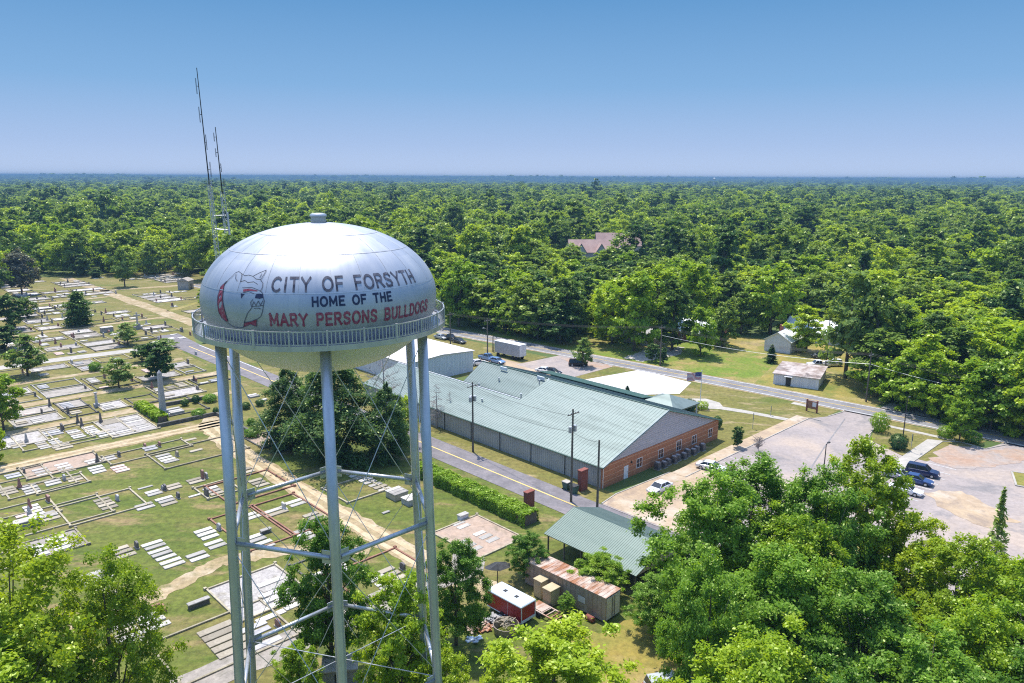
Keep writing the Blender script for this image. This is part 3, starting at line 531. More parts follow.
# --- trees one can tell apart: (kind, base x, base y, top y, width px, label, category, name)
HT = [
 ('sparse', 30, 800, 508, 235, 'large loose yellow green tree filling the near left corner', 'tree', 'tree'),
 ('sparse', 126, 775, 545, 140, 'loose yellow green tree beside the near grave plots on the left', 'tree', 'tree'),
 ('near_bright', 20, 860, 640, 260, 'bright green tree crown in the bottom left corner below the loose one', 'tree', 'tree'),
 ('near_mid', 333, 676, 508, 100, 'tall rounded green tree standing behind the front tower leg', 'tree', 'tree'),
 ('near_bright', 405, 745, 566, 118, 'bright green tree between the tower legs at the bottom', 'tree', 'tree'),
 ('near_mid', 456, 645, 534, 76, 'rounded mid green oak between the tower and the red trailer', 'tree', 'tree'),
 ('near_bright', 552, 790, 622, 185, 'bright green broad tree at the bottom edge in front of the yard', 'tree', 'tree'),
 ('near_yellow', 445, 790, 650, 90, 'yellow green tree at the bottom edge just right of the tower', 'tree', 'tree'),
 ('near_bright', 300, 730, 640, 60, 'small yellow green tree at the bottom inside the tower legs', 'tree', 'tree'),
 ('near_mid', 527, 577, 530, 48, 'small green tree at the left end of the rusty trailer', 'tree', 'tree'),
 ('near_mid', 600, 594, 552, 62, 'leafy tree between the rusty trailer and the green shed roof', 'tree', 'tree'),
 ('near_mid', 655, 632, 572, 66, 'leafy tree right of the rusty trailer doors', 'tree', 'tree'),
 ('near_mid', 566, 615, 592, 20, 'small shrub like tree against the side of the rusty trailer', 'tree', 'tree'),
 ('near', 700, 665, 464, 148, 'tall oak with pale branches covering the right end of the shed', 'tree', 'tree'),
 ('near_mid', 742, 640, 448, 146, 'tall green oak standing right behind the parked white sedan', 'tree', 'tree'),
 ('near', 760, 740, 540, 160, 'large oak in the middle of the lower right grove', 'tree', 'tree'),
 ('near_mid', 745, 860, 620, 200, 'dense green oak at the bottom edge right of the yard', 'tree', 'tree'),
 ('near_mid', 812, 660, 458, 130, 'green oak left of the yellow green tree by the car park', 'tree', 'tree'),
 ('near_yellow', 852, 640, 436, 118, 'tall yellow green tree in front of the right car park', 'tree', 'tree'),
 ('near', 850, 760, 560, 150, 'green oak in the grove below the white van', 'tree', 'tree'),
 ('near_yellow', 938, 715, 530, 126, 'yellow green tree beside the lower edge of the right car park', 'tree', 'tree'),
 ('near_mid', 905, 850, 630, 180, 'dense green oak at the bottom edge of the grove', 'tree', 'tree'),
 ('near_bright', 1015, 750, 545, 130, 'bright green tree at the right picture edge', 'tree', 'tree'),
 ('near', 1010, 860, 640, 160, 'dark oak filling the bottom right corner', 'tree', 'tree'),
 ('near_mid', 820, 880, 660, 150, 'low green oak crown cut by the bottom edge', 'tree', 'tree'),
 ('near_mid', 778, 690, 505, 130, 'green oak in the middle of the lower right grove, left of centre', 'tree', 'tree'),
 ('near_mid', 700, 760, 545, 110, 'green oak at the yard side of the lower right grove', 'tree', 'tree'),
 ('near_yellow', 898, 670, 512, 108, 'yellow green tree with gaps in the middle of the grove', 'tree', 'tree'),
 ('near_mid', 960, 800, 590, 150, 'mid green oak before the bright tree at the right edge', 'tree', 'tree'),
 ('near_yellow', 985, 700, 545, 90, 'yellow green tree below the slender conifer', 'tree', 'tree'),
 ('slender', 990, 585, 490, 42, 'slender pointed young conifer before the right car park', 'tree', 'young_conifer'),
 # cemetery
 ('smallcon', 80, 326, 292, 24, 'small dark rounded cedar among the far left graves', 'tree', 'cedar_tree'),
 ('sage', 125, 287, 248, 25, 'upright green tree at the far edge of the cemetery', 'tree', 'tree'),
 ('sage', 119, 388, 356, 33, 'low light green spreading tree by the third cemetery path', 'tree', 'tree'),
 ('dark', 159, 380, 341, 41, 'dark round oak behind the stone obelisk', 'tree', 'tree'),
 ('dark', 142, 362, 344, 22, 'small dark bushy tree left of the round oak behind the obelisk', 'tree', 'tree'),
 ('grey', 22, 295, 249, 34, 'purplish grey round tree at the left edge of the far graves', 'tree', 'tree'),
 ('dark', 10, 330, 292, 36, 'dark green tree at the left picture edge beyond the paved lane', 'tree', 'tree'),
 ('mid', 28, 318, 296, 20, 'small green tree right of the dark one at the left edge', 'tree', 'tree'),
 ('dark', 5, 350, 324, 36, 'dark low tree at the left picture edge near the paved lane', 'tree', 'tree'),
 ('sage', 28, 376, 334, 42, 'dull sage green tree beside the paved cemetery lane', 'tree', 'tree'),
 ('bright', 4, 430, 371, 44, 'bright green tree at the left picture edge by the second path', 'tree', 'tree'),
 ('bright', -6, 465, 412, 30, 'bright green branch of a tree cut by the left picture edge', 'tree', 'tree'),
 ('sage', 128, 345, 321, 27, 'pale yellow green tree below the white cross monument', 'tree', 'tree'),
 ('sage', 166, 348, 338, 24, 'low yellow green bushy tree next to the paved lane end', 'tree', 'tree'),
 ('smallcon', 96, 278, 269, 10, 'small round conifer at the head of the long dirt path', 'tree', 'conifer'),
 ('mid', 208, 312, 286, 22, 'light green tree left of the tank wall behind the railing', 'tree', 'tree'),
 # by the tower
 ('cedar', 338, 460, 353, 102, 'huge dark spreading cedar seen between the tower legs', 'tree', 'cedar_tree'),
 ('cedar', 292, 446, 368, 74, 'dark spreading cedar left of the huge one', 'tree', 'cedar_tree'),
 ('cedar', 388, 460, 384, 60, 'shaggy green cedar at the right foot of the huge one', 'tree', 'cedar_tree'),
 ('dead', 385, 432, 358, 46, 'bare grey leafless tree behind the right tower legs', 'tree', 'bare_tree'),
 ('dead_conifer', 437, 428, 384, 30, 'bare conifer against the long grey wall', 'tree', 'bare_tree'),
 ('dead_conifer', 450, 424, 392, 20, 'smaller bare conifer right of the first one by the grey wall', 'tree', 'bare_tree'),
 ('bright', 403, 446, 394, 34, 'bright green tree in front of the bare grey tree', 'tree', 'tree'),
 # across the main road
 ('sage', 583, 367, 337, 24, 'small green tree on the lawn island beside the dark sports utility car', 'tree', 'tree'),
 ('bright', 459, 327, 258, 46, 'bright green tree just right of the tank railing', 'tree', 'tree'),
 ('mid', 490, 329, 300, 26, 'rounded green tree beside the bend of the main road', 'tree', 'tree'),
 ('bright', 509, 334, 292, 40, 'bright green round tree on the far side of the main road', 'tree', 'tree'),
 ('dark', 560, 344, 304, 48, 'dark green round oak on the roadside left of the bright ones', 'tree', 'tree'),
 ('dark', 538, 340, 306, 38, 'dark green oak beside the sandy drive across the road', 'tree', 'tree'),
 ('bright', 612, 344, 272, 56, 'tall bright green tree above the roadside lawn', 'tree', 'tree'),
 ('bright', 655, 336, 262, 52, 'tall bright green tree between two others across the road', 'tree', 'tree'),
 ('bright', 690, 332, 258, 56, 'tall yellowish green tree left of the tall pine', 'tree', 'tree'),
 ('bright', 700, 356, 302, 40, 'bright green tree before the blue tarpaulin roof', 'tree', 'tree'),
 ('bright', 634, 351, 268, 62, 'wide bright green tree before the low grey roofed house', 'tree', 'tree'),
 ('mid', 672, 350, 280, 52, 'green tree screening the right end of the low grey roofed house', 'tree', 'tree'),
 ('dark', 652, 362, 343, 16, 'small dark round tree on the roadside lawn', 'tree', 'tree'),
 ('dark', 662, 364, 346, 14, 'second small dark round tree on the roadside lawn', 'tree', 'tree'),
 ('pine', 721, 312, 234, 34, 'tall dark pine rising above the other trees', 'tree', 'pine_tree'),
 ('bright', 770, 334, 257, 66, 'large light green tree behind the white gabled house', 'tree', 'tree'),
 ('bright', 806, 352, 304, 44, 'vivid green tree right of the white gabled house', 'tree', 'tree'),
 ('sage', 845, 378, 262, 74, 'very tall grey green tree beside the low white shed', 'tree', 'tree'),
 ('mid', 872, 384, 280, 50, 'tall green tree right of the very tall grey green one', 'tree', 'tree'),
 ('smallpoint', 771, 363, 345, 14, 'small clipped cone shaped tree in front of the white gabled house', 'tree', 'conifer'),
 ('mid', 752, 322, 284, 34, 'green tree left of the large light green one', 'tree', 'tree'),
 ('mid', 722, 347, 298, 36, 'green tree in front of the blue tarpaulin roofed house, right one', 'tree', 'tree'),
 ('mid', 741, 334, 290, 38, 'green tree between the tall pine and the white gabled house', 'tree', 'tree'),
 # car park planting
 ('bright', 959, 442, 398, 30, 'young bright green tree on the kerbed island of the right car park', 'tree', 'tree'),
 ('bush_big', 946, 438, 426, 18, 'round shrub left of the young island tree', 'shrub', 'shrub'),
 ('bush_big', 972, 443, 431, 18, 'round shrub right of the young island tree', 'shrub', 'shrub'),
 ('bush_big', 879, 432, 412, 19, 'multi stem round shrub on the lawn where the car park meets the road', 'shrub', 'shrub'),
 ('bush', 898, 449, 434, 18, 'dark shrub at the foot of the street lamp', 'shrub', 'shrub'),
 ('dark', 737, 448, 426, 15, 'small round tree beside the walkway near the brick wall', 'tree', 'tree'),
 ('shrub_bare', 758, 452, 437, 13, 'bare twiggy shrub in the small bed of the car park', 'shrub', 'bare_shrub'),
 ('smallpoint', 627, 399, 386, 12, 'dark shrub peeping above the ridge of the green roof', 'shrub', 'shrub'),
 ('bush', 689, 411, 399, 16, 'dark shrub left of the flagpole behind the gable', 'shrub', 'shrub'),
 ('bush_big', 702, 409, 401, 14, 'bright clipped shrub at the flagpole foot', 'shrub', 'shrub'),
 ('bush', 717, 428, 416, 10, 'tall shrub at the far end of the brick wall', 'shrub', 'shrub'),
]
for i, (k, x, y, t, w_, lab, cat, nm) in enumerate(HT): tree_px(k, x, y, t, w_, lab, cat=cat, name=nm, var=i)
# cemetery bushes
for i, (x, y, w_, h_) in enumerate([(210, 402, 14, 8), (199, 417, 14, 8), (216, 415, 6, 8), (246, 409, 9, 7), (260, 406, 9, 7), (252, 437, 15, 9), (251, 425, 8, 7), (240, 427, 8, 9), (185, 406, 8, 7), (196, 403, 8, 8), (68, 324, 6, 5), (95, 371, 12, 9), (222, 372, 7, 8), (205, 343, 6, 6)]):
    tree_px('bush', x, y, y-h_, w_, ['clipped green bush on the lawn behind the low dark wall', 'round bush in the lots right of the obelisk', 'round bush beside the cemetery lane'][0 if i < 3 else 1 if i < 10 else 2], cat='bush', name='bush', group='round bushes in the cemetery')
# the green wall of climbing growth along the road on the right
for i, (x, y, t, w_) in enumerate([(884, 398, 356, 46), (906, 408, 352, 50), (934, 416, 350, 56), (962, 424, 356, 56), (990, 430, 358, 56), (1020, 436, 352, 60), (1050, 442, 360, 60), (930, 398, 334, 50), (975, 402, 330, 56), (1015, 410, 326, 60), (900, 386, 318, 50)]):
    tree_px('vine', x, y, t, w_*1.15, 'vine covered tree in the green wall along the right part of the road', group='vine covered trees along the road', name='vine_covered_tree')

# --- woods scattered beyond the clearings
clear_px = [(-300, 470), (-120, 400), (-45, 345), (-10, 305), (22, 277.5), (206, 276.5), (232, 300), (300, 312), (438, 321), (470, 327), (545, 343), (585, 345), (610, 338), (640, 333), (700, 332), (745, 322), (800, 318), (835, 330), (852, 372), (862, 388)]
clear = [tuple(ground(*p)) for p in clear_px]+[tuple(tw(*p)) for p in ((-22, 75.5), (-60, 77), (-160, 84), (-250, -60), (-120, -150), (100, -200))]
cx_, cy_ = np.array(clear)[:, 0], np.array(clear)[:, 1]
def inside(X, Y):
    r = np.zeros(len(X), bool); j = len(cx_)-1
    for i in range(len(cx_)):
        c = ((cy_[i] > Y) != (cy_[j] > Y)) & (X < (cx_[j]-cx_[i])*(Y-cy_[i])/(cy_[j]-cy_[i]+1e-12)+cx_[i]); r ^= c; j = i
    return r
def scatter(d0, d1, sp, half=R_(41)):
    n = int(2*d1/sp)+2; g = np.arange(n)*sp-d1
    X, Y = np.meshgrid(g, np.arange(int(d1/sp)+2)*sp); X = X.ravel()+rng.uniform(-.42, .42, X.size)*sp; Y = Y.ravel()+rng.uniform(-.42, .42, Y.size)*sp
    d = np.hypot(X, Y); an = np.abs(np.arctan2(X, Y)); k = (d >= d0) & (d < d1) & (an < half) & ~inside(X, Y)
    # houses and drives inside the woods keep their openings
    for (hx, hy, hr) in HOLES: k &= np.hypot(X-hx, Y-hy) > hr
    return X[k], Y[k]
apt = ground(604, 267); redh = ground(545, 303); brn = ground(436, 275)
HOLES = [(apt[0], apt[1]-8, 27), (apt[0]-2, apt[1]-30, 25), (apt[0]+14, apt[1]-34, 22), (apt[0]-12, apt[1]-44, 18), (apt[0]-14, apt[1]-20, 20), (apt[0]+16, apt[1]-18, 22), (apt[0]+5, apt[1]+14, 26), (redh[0], redh[1], 13), (brn[0]+4, brn[1], 9)]
for q in ((826, 342), (885, 345), (775, 352), (705, 330)): g_ = ground(*q); HOLES.append((g_[0], g_[1], 11))
X, Y = scatter(150, 1500, 9.8); d = np.hypot(X, Y); o_ = np.argsort(d); X, Y = X[o_], Y[o_]
px = np.array([project(x, y, 8)[0] for x, y in zip(X[:900], Y[:900])])
vis = np.where((px > -20) & (px < 1044) & ~((px > 232) & (px < 404)))[0][:215]
woodname = {'mid': 'woodland tree of mixed green leaves beyond the clearing', 'bright': 'light green woodland tree beyond the clearing', 'dark': 'dark green woodland tree beyond the clearing', 'coarse': 'dense rounded woodland tree deeper in the woods', 'pine': 'pine rising from the woods'}
for n_, i in enumerate(vis):
    k = 'coarse' if d[o_][i] > 330 or n_ % 19 == 0 else random.choices(['mid', 'bright', 'dark', 'pine'], [6, 3, 2, .5])[0]
    H = random.uniform(13, 19)*(1.2 if k == 'pine' else 1); D = random.uniform(12, 18.5)*(.6 if k == 'pine' else 1)
    tree(k, X[i], Y[i], H, D, woodname[k], group='trees in the woods, '+k, name='pine_tree' if k == 'pine' else 'tree')
rest = np.ones(len(X), bool); rest[vis] = False
far = [(X[rest], Y[rest], 1.18)]
fx, fy = scatter(1500, 3200, 16); far.append((fx, fy, 1.6)); fx, fy = scatter(3200, 8000, 34); far.append((fx, fy, 2.6)); fx, fy = scatter(8000, 16000, 75); far.append((fx, fy, 5.2))
px_, py_, ps_ = (np.concatenate([f[0] for f in far]), np.concatenate([f[1] for f in far]), np.concatenate([np.full(len(f[0]), f[2]) for f in far]))
n = len(px_); me = bpy.data.meshes.new('far_woods'); me.vertices.add(n)
me.vertices.foreach_set('co', np.stack([px_, py_, terr(px_, py_)-.3], 1).ravel().astype(np.float32))
big = np.array([mnoise.noise(Vector((x/90., y/90., 0))) for x, y in zip(px_, py_)])
s_ = ps_*np.clip(rng.normal(.92, .22, n), .5, 1.5)*(1+.3*big); S = np.stack([s_, s_, np.where(ps_ > 2, s_*.55, np.where(ps_ > 1.3, s_*.8, s_*rng.uniform(.85, 1.2, n)))], 1)
a_ = me.attributes.new('sc', 'FLOAT_VECTOR', 'POINT'); a_.data.foreach_set('vector', S.ravel().astype(np.float32))
a_ = me.attributes.new('rz', 'FLOAT_VECTOR', 'POINT'); rr_ = np.zeros((n, 3)); rr_[:, 2] = rng.uniform(0, 6.28, n); a_.data.foreach_set('vector', rr_.ravel().astype(np.float32))
fw = bpy.data.objects.new('far_woods', me); COL.objects.link(fw); tag(fw, 'far woodland canopy stretching to the horizon', 'woods', kind='stuff')
while len(FIRST) < len(TREE['coarse']):      # make sure every rounded variant stands somewhere
    missing = [i for i, v in enumerate(TREE['coarse']) if v[0].name not in FIRST][0]; ii = vis[-1-missing]
    tree('coarse', X[ii]+5, Y[ii]+4, 14, 11, woodname['coarse'], group='trees in the woods, coarse', var=missing)
ng = bpy.data.node_groups.new('far_woods', 'GeometryNodeTree'); ng.interface.new_socket('Geometry', in_out='INPUT', socket_type='NodeSocketGeometry'); ng.interface.new_socket('Geometry', in_out='OUTPUT', socket_type='NodeSocketGeometry')
N = ng.nodes; L = ng.links; gi = N.new('NodeGroupInput'); go = N.new('NodeGroupOutput'); m2p = N.new('GeometryNodeMeshToPoints'); iop = N.new('GeometryNodeInstanceOnPoints'); jn = N.new('GeometryNodeJoinGeometry')
L.new(gi.outputs[0], m2p.inputs['Mesh']); L.new(m2p.outputs[0], iop.inputs['Points']); L.new(jn.outputs[0], iop.inputs['Instance']); iop.inputs['Pick Instance'].default_value = True
for o in FIRST.values():
    oi = N.new('GeometryNodeObjectInfo'); oi.inputs['Object'].default_value = o; oi.inputs['As Instance'].default_value = True; oi.transform_space = 'ORIGINAL'; L.new(oi.outputs['Geometry'], jn.inputs[0])
for nm, sock in (('sc', 'Scale'), ('rz', 'Rotation')):
    at_ = N.new('GeometryNodeInputNamedAttribute'); at_.data_type = 'FLOAT_VECTOR'; at_.inputs['Name'].default_value = nm; L.new(at_.outputs['Attribute'], iop.inputs[sock])
L.new(iop.outputs[0], go.inputs[0]); md = fw.modifiers.new('scatter', 'NODES'); md.node_group = ng

exec_rest = True
# ================================================================= WATER TOWER
TX, TY, TR, TZ, TC1, TC2 = -12.0, 47.0, 7.17, 38.7, 4.5, 4.7
tower = thing('water_tower', (TX, TY, 0), 0, 'silver water tower on six legs with red and black lettering and a bulldog head', 'water tower')
def sprof(z):
    c = TC1 if z >= TZ else TC2; return TR*math.sqrt(max(0, 1-((z-TZ)/c)**2))
def shell_pt(az, z, off=0.):
    a = math.radians(az); c = TC1 if z >= TZ else TC2; r = sprof(z)
    n = Vector((math.sin(a)*r/TR**2, -math.cos(a)*r/TR**2, (z-TZ)/c**2)).normalized()
    return Vector((r*math.sin(a), -r*math.cos(a), z))+n*off
mb = MB(); mb.lathe([(TR*math.cos(t), TZ+TC1*math.sin(t)) for t in np.linspace(0, math.pi/2*.985, 40)], 96)
mb.lathe([(TR*math.cos(t), TZ-TC2*math.sin(t)) for t in np.linspace(.40, 0, 12)], 96)
for k in range(24):                                   # weld seams of the dome plates
    az = k*15+4; zs = np.linspace(39.8, 42.95 if k % 2 else 42.3, 12)
    for i in range(11):
        dz = .10/max(sprof(zs[i]), .5); d2 = .10/max(sprof(zs[i+1]), .5); w_ = 1.9
        mb.quad(shell_pt(az-dz*w_*10/3, zs[i], .012), shell_pt(az+dz*w_*10/3, zs[i], .012), shell_pt(az+d2*w_*10/3, zs[i+1], .012), shell_pt(az-d2*w_*10/3, zs[i+1], .012), 1)
for zz, h_ in ((39.78, .045), (41.7, .04), (42.6, .03)):
    for k in range(120): mb.quad(shell_pt(k*3, zz, .014), shell_pt(k*3+3, zz, .014), shell_pt(k*3+3, zz+h_, .014), shell_pt(k*3, zz+h_, .014), 2 if zz < 40 else 1)
obj('tank_shell', mb, ['shell', 'seam', 'steel'], tower, smooth=True)
mb = MB(); mb.lathe([(TR*math.cos(t), TZ-TC2*math.sin(t)) for t in np.linspace(math.pi/2*.999, .40, 34)], 96)
obj('tank_bowl', mb, 'bowl', tower, smooth=True)
mb = MB(); mb.lathe([(0.001, 43.78), (.30, 43.77), (.48, 43.71), (.52, 43.63), (.52, 43.56), (.45, 43.54), (.45, 43.0)], 28); mb.lathe([(.49, 43.3), (.49, 43.35), (.44, 43.35)], 28)
obj('roof_vent', mb, 'steel', tower, smooth=False)
PH = -14.5
def lp(k, z):
    a = math.radians(60*k+PH); r = np.interp(46-z, [10.4, 21.5, 33.1, 46], [6.72, 6.96, 7.29, 7.66]); return Vector((-r*math.sin(a), -r*math.cos(a), z))
RINGS = (24.15, 12.7, 1.6)
for k in range(6):
    mb = MB(); mb.tube([lp(k, z) for z in (0, 12.9, 24.5, 36.6)], [.315, .315, .315, .315], 20)
    lg = obj('leg', mb, 'steel', tower, smooth=True)
    mb = MB(); p = lp(k, 0); mb.tube([(p.x, p.y, -.2), (p.x, p.y, .35)], [.95, .8], 12); obj('footing', mb, 'concrete', tower)
for z in RINGS[:2]:
    for k in range(6):
        a, b = lp(k, z), lp((k+1) % 6, z); mb = MB(); mb.tube([a.lerp(b, .05), a.lerp(b, .95)], .15, 12); obj('strut', mb, 'steel', tower, smooth=True)
        mb = MB(); t = (b-a).normalized(); nn = Vector((t.y, -t.x, 0))
        for s, q in ((1, a), (-1, b)):
            c = q+t*s*.62; mb.hexa([c-t*.28-nn*.02+Vector((0, 0, -.42)), c+t*.28-nn*.02+Vector((0, 0, -.42)), c+t*.28+nn*.02+Vector((0, 0, -.42)), c-t*.28+nn*.02+Vector((0, 0, -.42)),
                                                              c-t*.28-nn*.02+Vector((0, 0, .42)), c+t*.28-nn*.02+Vector((0, 0, .42)), c+t*.28+nn*.02+Vector((0, 0, .42)), c-t*.28+nn*.02+Vector((0, 0, .42))])
        obj('gusset_plate', mb, 'steel', tower)
for z0, z1 in ((24.55, 36.2), (13.1, 23.75), (.8, 12.3)):
    for k in range(6):
        for s in (0, 1):
            a = lp(k, z0 if s else z1); b = lp((k+1) % 6, z1 if s else z0); mb = MB(); mb.tube([a.lerp(b, .04)+(Vector((.03, .03, 0)) if s else Vector()), a.lerp(b, .96)], .026, 6); obj('tie_rod', mb, 'steel', tower)
for k in range(3):
    mb = MB(); mb.tube([lp(k, 12.7+.05*k), lp(k+3, 12.7+.05*k)], .035, 6); obj('spider_rod', mb, 'steel', tower)
mb = MB(); mb.tube([(0, 0, 0), (0, 0, 34)], .32, 14); obj('riser_pipe', mb, 'steel', tower, smooth=True)
FZ, FR = 37.0, 7.66
mb = MB(); mb.lathe([(6.55, FZ-.06), (FR, FZ-.06), (FR, FZ), (6.55, FZ)], 96, close=True); mb.lathe([(FR-.02, FZ-.24), (FR+.05, FZ-.24), (FR+.05, FZ+.06), (FR-.02, FZ+.06)], 96, close=True)
wk = obj('walkway_floor', mb, 'steel', tower)
mb = MB(); RP = FR-.02
mb.lathe([(RP-.03, FZ+.80), (RP+.03, FZ+.80), (RP+.03, FZ+.86), (RP-.03, FZ+.86)], 96, close=True); mb.lathe([(RP-.02, FZ+.10), (RP+.02, FZ+.10), (RP+.02, FZ+.14), (RP-.02, FZ+.14)], 96, close=True)
for k in range(216):
    if k % 9 == 0: continue
    a = 2*math.pi*k/216+math.radians(PH); x, y = RP*math.sin(a), -RP*math.cos(a); t = Vector((math.cos(a), math.sin(a), 0))*.028; n_ = Vector((math.sin(a), -math.cos(a), 0))*.012; c = Vector((x, y, 0))
    q = [c-t-n_, c+t-n_, c+t+n_, c-t+n_]; mb.hexa([v+Vector((0, 0, FZ+.1)) for v in q]+[v+Vector((0, 0, FZ+.81)) for v in q])
rail = obj('railing', mb, 'steel', tower)
for k in range(24):
    a = 2*math.pi*k/24+math.radians(PH); mb = MB(); x, y = (FR+.02)*math.sin(a), -(FR+.02)*math.cos(a)
    mb.tube([(x, y, FZ-.1), (x, y, FZ+.90)], .09 if k % 4 == 0 else .055, 8); obj('railing_post', mb, 'steel', rail)
# whip antennas on a lattice bracket at the back left of the walkway
def mast(name, x, y, z0, zl, z1, label):
    t = thing(name, (x, y, 0), 0, label, 'antenna mast'); t.rotation_euler = (0, R_(-1.7), 0)
    mb = MB(); r = .16
    for k in range(3):
        an = 2*math.pi*k/3; mb.tube([(r*math.cos(an), r*math.sin(an), z0), (r*math.cos(an), r*math.sin(an), zl)], .022, 5)
    z = z0; i = 0
    while z < zl-.3:
        for k in range(3):
            a0, a1 = 2*math.pi*k/3, 2*math.pi*(k+1)/3
            if i % 2: a0, a1 = a1, a0
            mb.tube([(r*math.cos(a0), r*math.sin(a0), z), (r*math.cos(a1), r*math.sin(a1), z+.35)], .011, 4)
        z += .35; i += 1
    obj('lattice_mast', mb, 'galv', t)
    mb = MB(); mb.tube([(0, 0, zl-.4), (0, 0, z1)], [.045, .025], 8); wp = obj('whip_pole', mb, 'dark', t)
    n = 4
    for k in range(n):
        zz = zl+(z1-zl)*(k+.35)/n; s = .16; mb = MB(); h = (z1-zl)/n*.28
        an = k*1.4; dx, dy = math.cos(an)*s, math.sin(an)*s
        mb.tube([(0, 0, zz), (dx, dy, zz)], .02, 5); mb.tube([(dx, dy, zz-h), (dx*1.3, dy*1.3, zz-h), (dx*1.3, dy*1.3, zz+h), (dx, dy, zz+h), (dx, dy, zz-h)], .012, 5); obj('dipole_loop', mb, 'dark', wp)
    return t
m1 = mast('antenna_mast', -18.95, 51.4, 36.9, 45.8, 52.85, 'taller of two thin antenna masts rising behind the water tank')
mb = MB(); mb.tube([(0, 0, 38.2), (-0., 0, 38.2), (2.6, -2.2, 38.0)], .04, 5); mb.tube([(0, 0, 37), (2.4, -2.1, 37.05)], .05, 5); obj('standoff_arm', mb, 'galv', m1)
m2 = mast('antenna_mast', -18.15, 51.4, 42.2, 45.2, 49.15, 'shorter of two thin antenna masts rising behind the water tank')
mb = MB(); mb.tube([(-.75, 0, 42.5), (.25, 0, 42.4)], .05, 5); mb.tube([(-.75, 0, 43.4), (.1, 0, 43.4)], .035, 5); mb.tube([(.2, 0, 42.1), (.2, 0, 43.6)], .07, 6); obj('cross_arm', mb, 'galv', m2)
mb = MB(); mb.tube([(-.75, 0, 43), (-.75, 0, 45.9)], .03, 5); obj('short_whip', mb, 'galv', m2)

# lettering painted on the tank, made of strokes laid on the curved shell
def arc(cx, cy, rx, ry, a0, a1, n=12): return [(cx+rx*math.cos(math.radians(a0+(a1-a0)*i/n)), cy+ry*math.sin(math.radians(a0+(a1-a0)*i/n))) for i in range(n+1)]
G_ = {
 'C': (.9, [arc(.48, .5, .46, .5, 48, 312)]), 'I': (.2, [[(.1, 0), (.1, 1)]]), 'T': (.8, [[(0, 1), (.8, 1)], [(.4, 0), (.4, 1)]]),
 'Y': (.85, [[(0, 1), (.43, .48), (.86, 1)], [(.43, 0), (.43, .5)]]), 'O': (.92, [arc(.46, .5, .46, .5, 0, 360, 20)]),
 'F': (.7, [[(.05, 0), (.05, 1), (.7, 1)], [(.05, .52), (.58, .52)]]), 'E': (.72, [[(.72, 0), (.05, 0), (.05, 1), (.72, 1)], [(.05, .52), (.6, .52)]]),
 'R': (.8, [[(.05, 0), (.05, 1), (.45, 1)]+arc(.48, .75, .25, .25, 90, -90, 6)+[(.05, .5)], [(.4, .5), (.8, 0)]]),
 'P': (.75, [[(.05, 0), (.05, 1), (.45, 1)]+arc(.46, .74, .26, .26, 90, -90, 6)+[(.05, .48)]]),
 'B': (.8, [[(.05, 0), (.05, 1), (.42, 1)]+arc(.42, .76, .26, .24, 90, -90, 6)+[(.05, .52)], [(.05, .52), (.46, .52)]+arc(.46, .26, .3, .26, 90, -90, 6)+[(.05, 0)]]),
 'D': (.85, [[(.05, 0), (.05, 1), (.35, 1)]+arc(.35, .5, .46, .5, 90, -90, 10)+[(.05, 0)]]),
 'S': (.78, [[(.72, .8), (.62, .95), (.4, 1), (.16, .95), (.05, .78), (.12, .62), (.39, .51), (.66, .4), (.74, .24), (.64, .06), (.38, 0), (.14, .04), (.03, .2)]]),
 'H': (.82, [[(.05, 0), (.05, 1)], [(.77, 0), (.77, 1)], [(.05, .5), (.77, .5)]]), 'M': (1.02, [[(.05, 0), (.05, 1), (.51, .25), (.97, 1), (.97, 0)]]),
 'A': (.9, [[(0, 0), (.45, 1), (.9, 0)], [(.18, .35), (.72, .35)]]), 'N': (.85, [[(.05, 0), (.05, 1), (.8, 0), (.8, 1)]]),
 'U': (.82, [[(.05, 1), (.05, .35)]+arc(.41, .33, .36, .33, 180, 360, 8)+[(.77, 1)]]), 'L': (.7, [[(.05, 1), (.05, 0), (.7, 0)]]),
 'G': (.9, [arc(.48, .5, .46, .5, 48, 330)+[(.9, .44), (.55, .44)]]), ' ': (.55, [])}
SERIF = {'M': [(.05, 0), (.05, 1), (.97, 1), (.97, 0)], 'A': [(0, 0), (.9, 0)], 'R': [(.05, 0), (.05, 1), (.8, 0)], 'Y': [(0, 1), (.86, 1), (.43, 0)], 'P': [(.05, 0), (.05, 1)], 'B': [(.05, 0), (.05, 1)],
         'N': [(.05, 0), (.05, 1), (.8, 1)], 'U': [(.05, 1), (.77, 1)], 'L': [(.05, 1), (.05, 0)], 'D': [(.05, 0), (.05, 1)], 'E': [(.05, 0), (.05, 1)]}
def stroke(mb, pts, w, toP, off, closed=False):
    """thick polyline in local (u, v); each joint gets its own quad so curves stay smooth"""
    k = 0
    for i in range(len(pts)-1):
        a, b = np.array(pts[i], float), np.array(pts[i+1], float); L_ = np.hypot(*(b-a))
        if L_ < 1e-6: continue
        t = (b-a)/L_; n = np.array([-t[1], t[0]])*w/2; e = t*w*.42; m = max(1, int(L_/.5))
        for j in range(m):
            p = a-e+(b-a+2*e)*j/m; q = a-e+(b-a+2*e)*(j+1)/m
            mb.quad(*[toP(c, off+.0012*(k % 4)) for c in (p-n, q-n, q+n, p+n)])
        k += 1
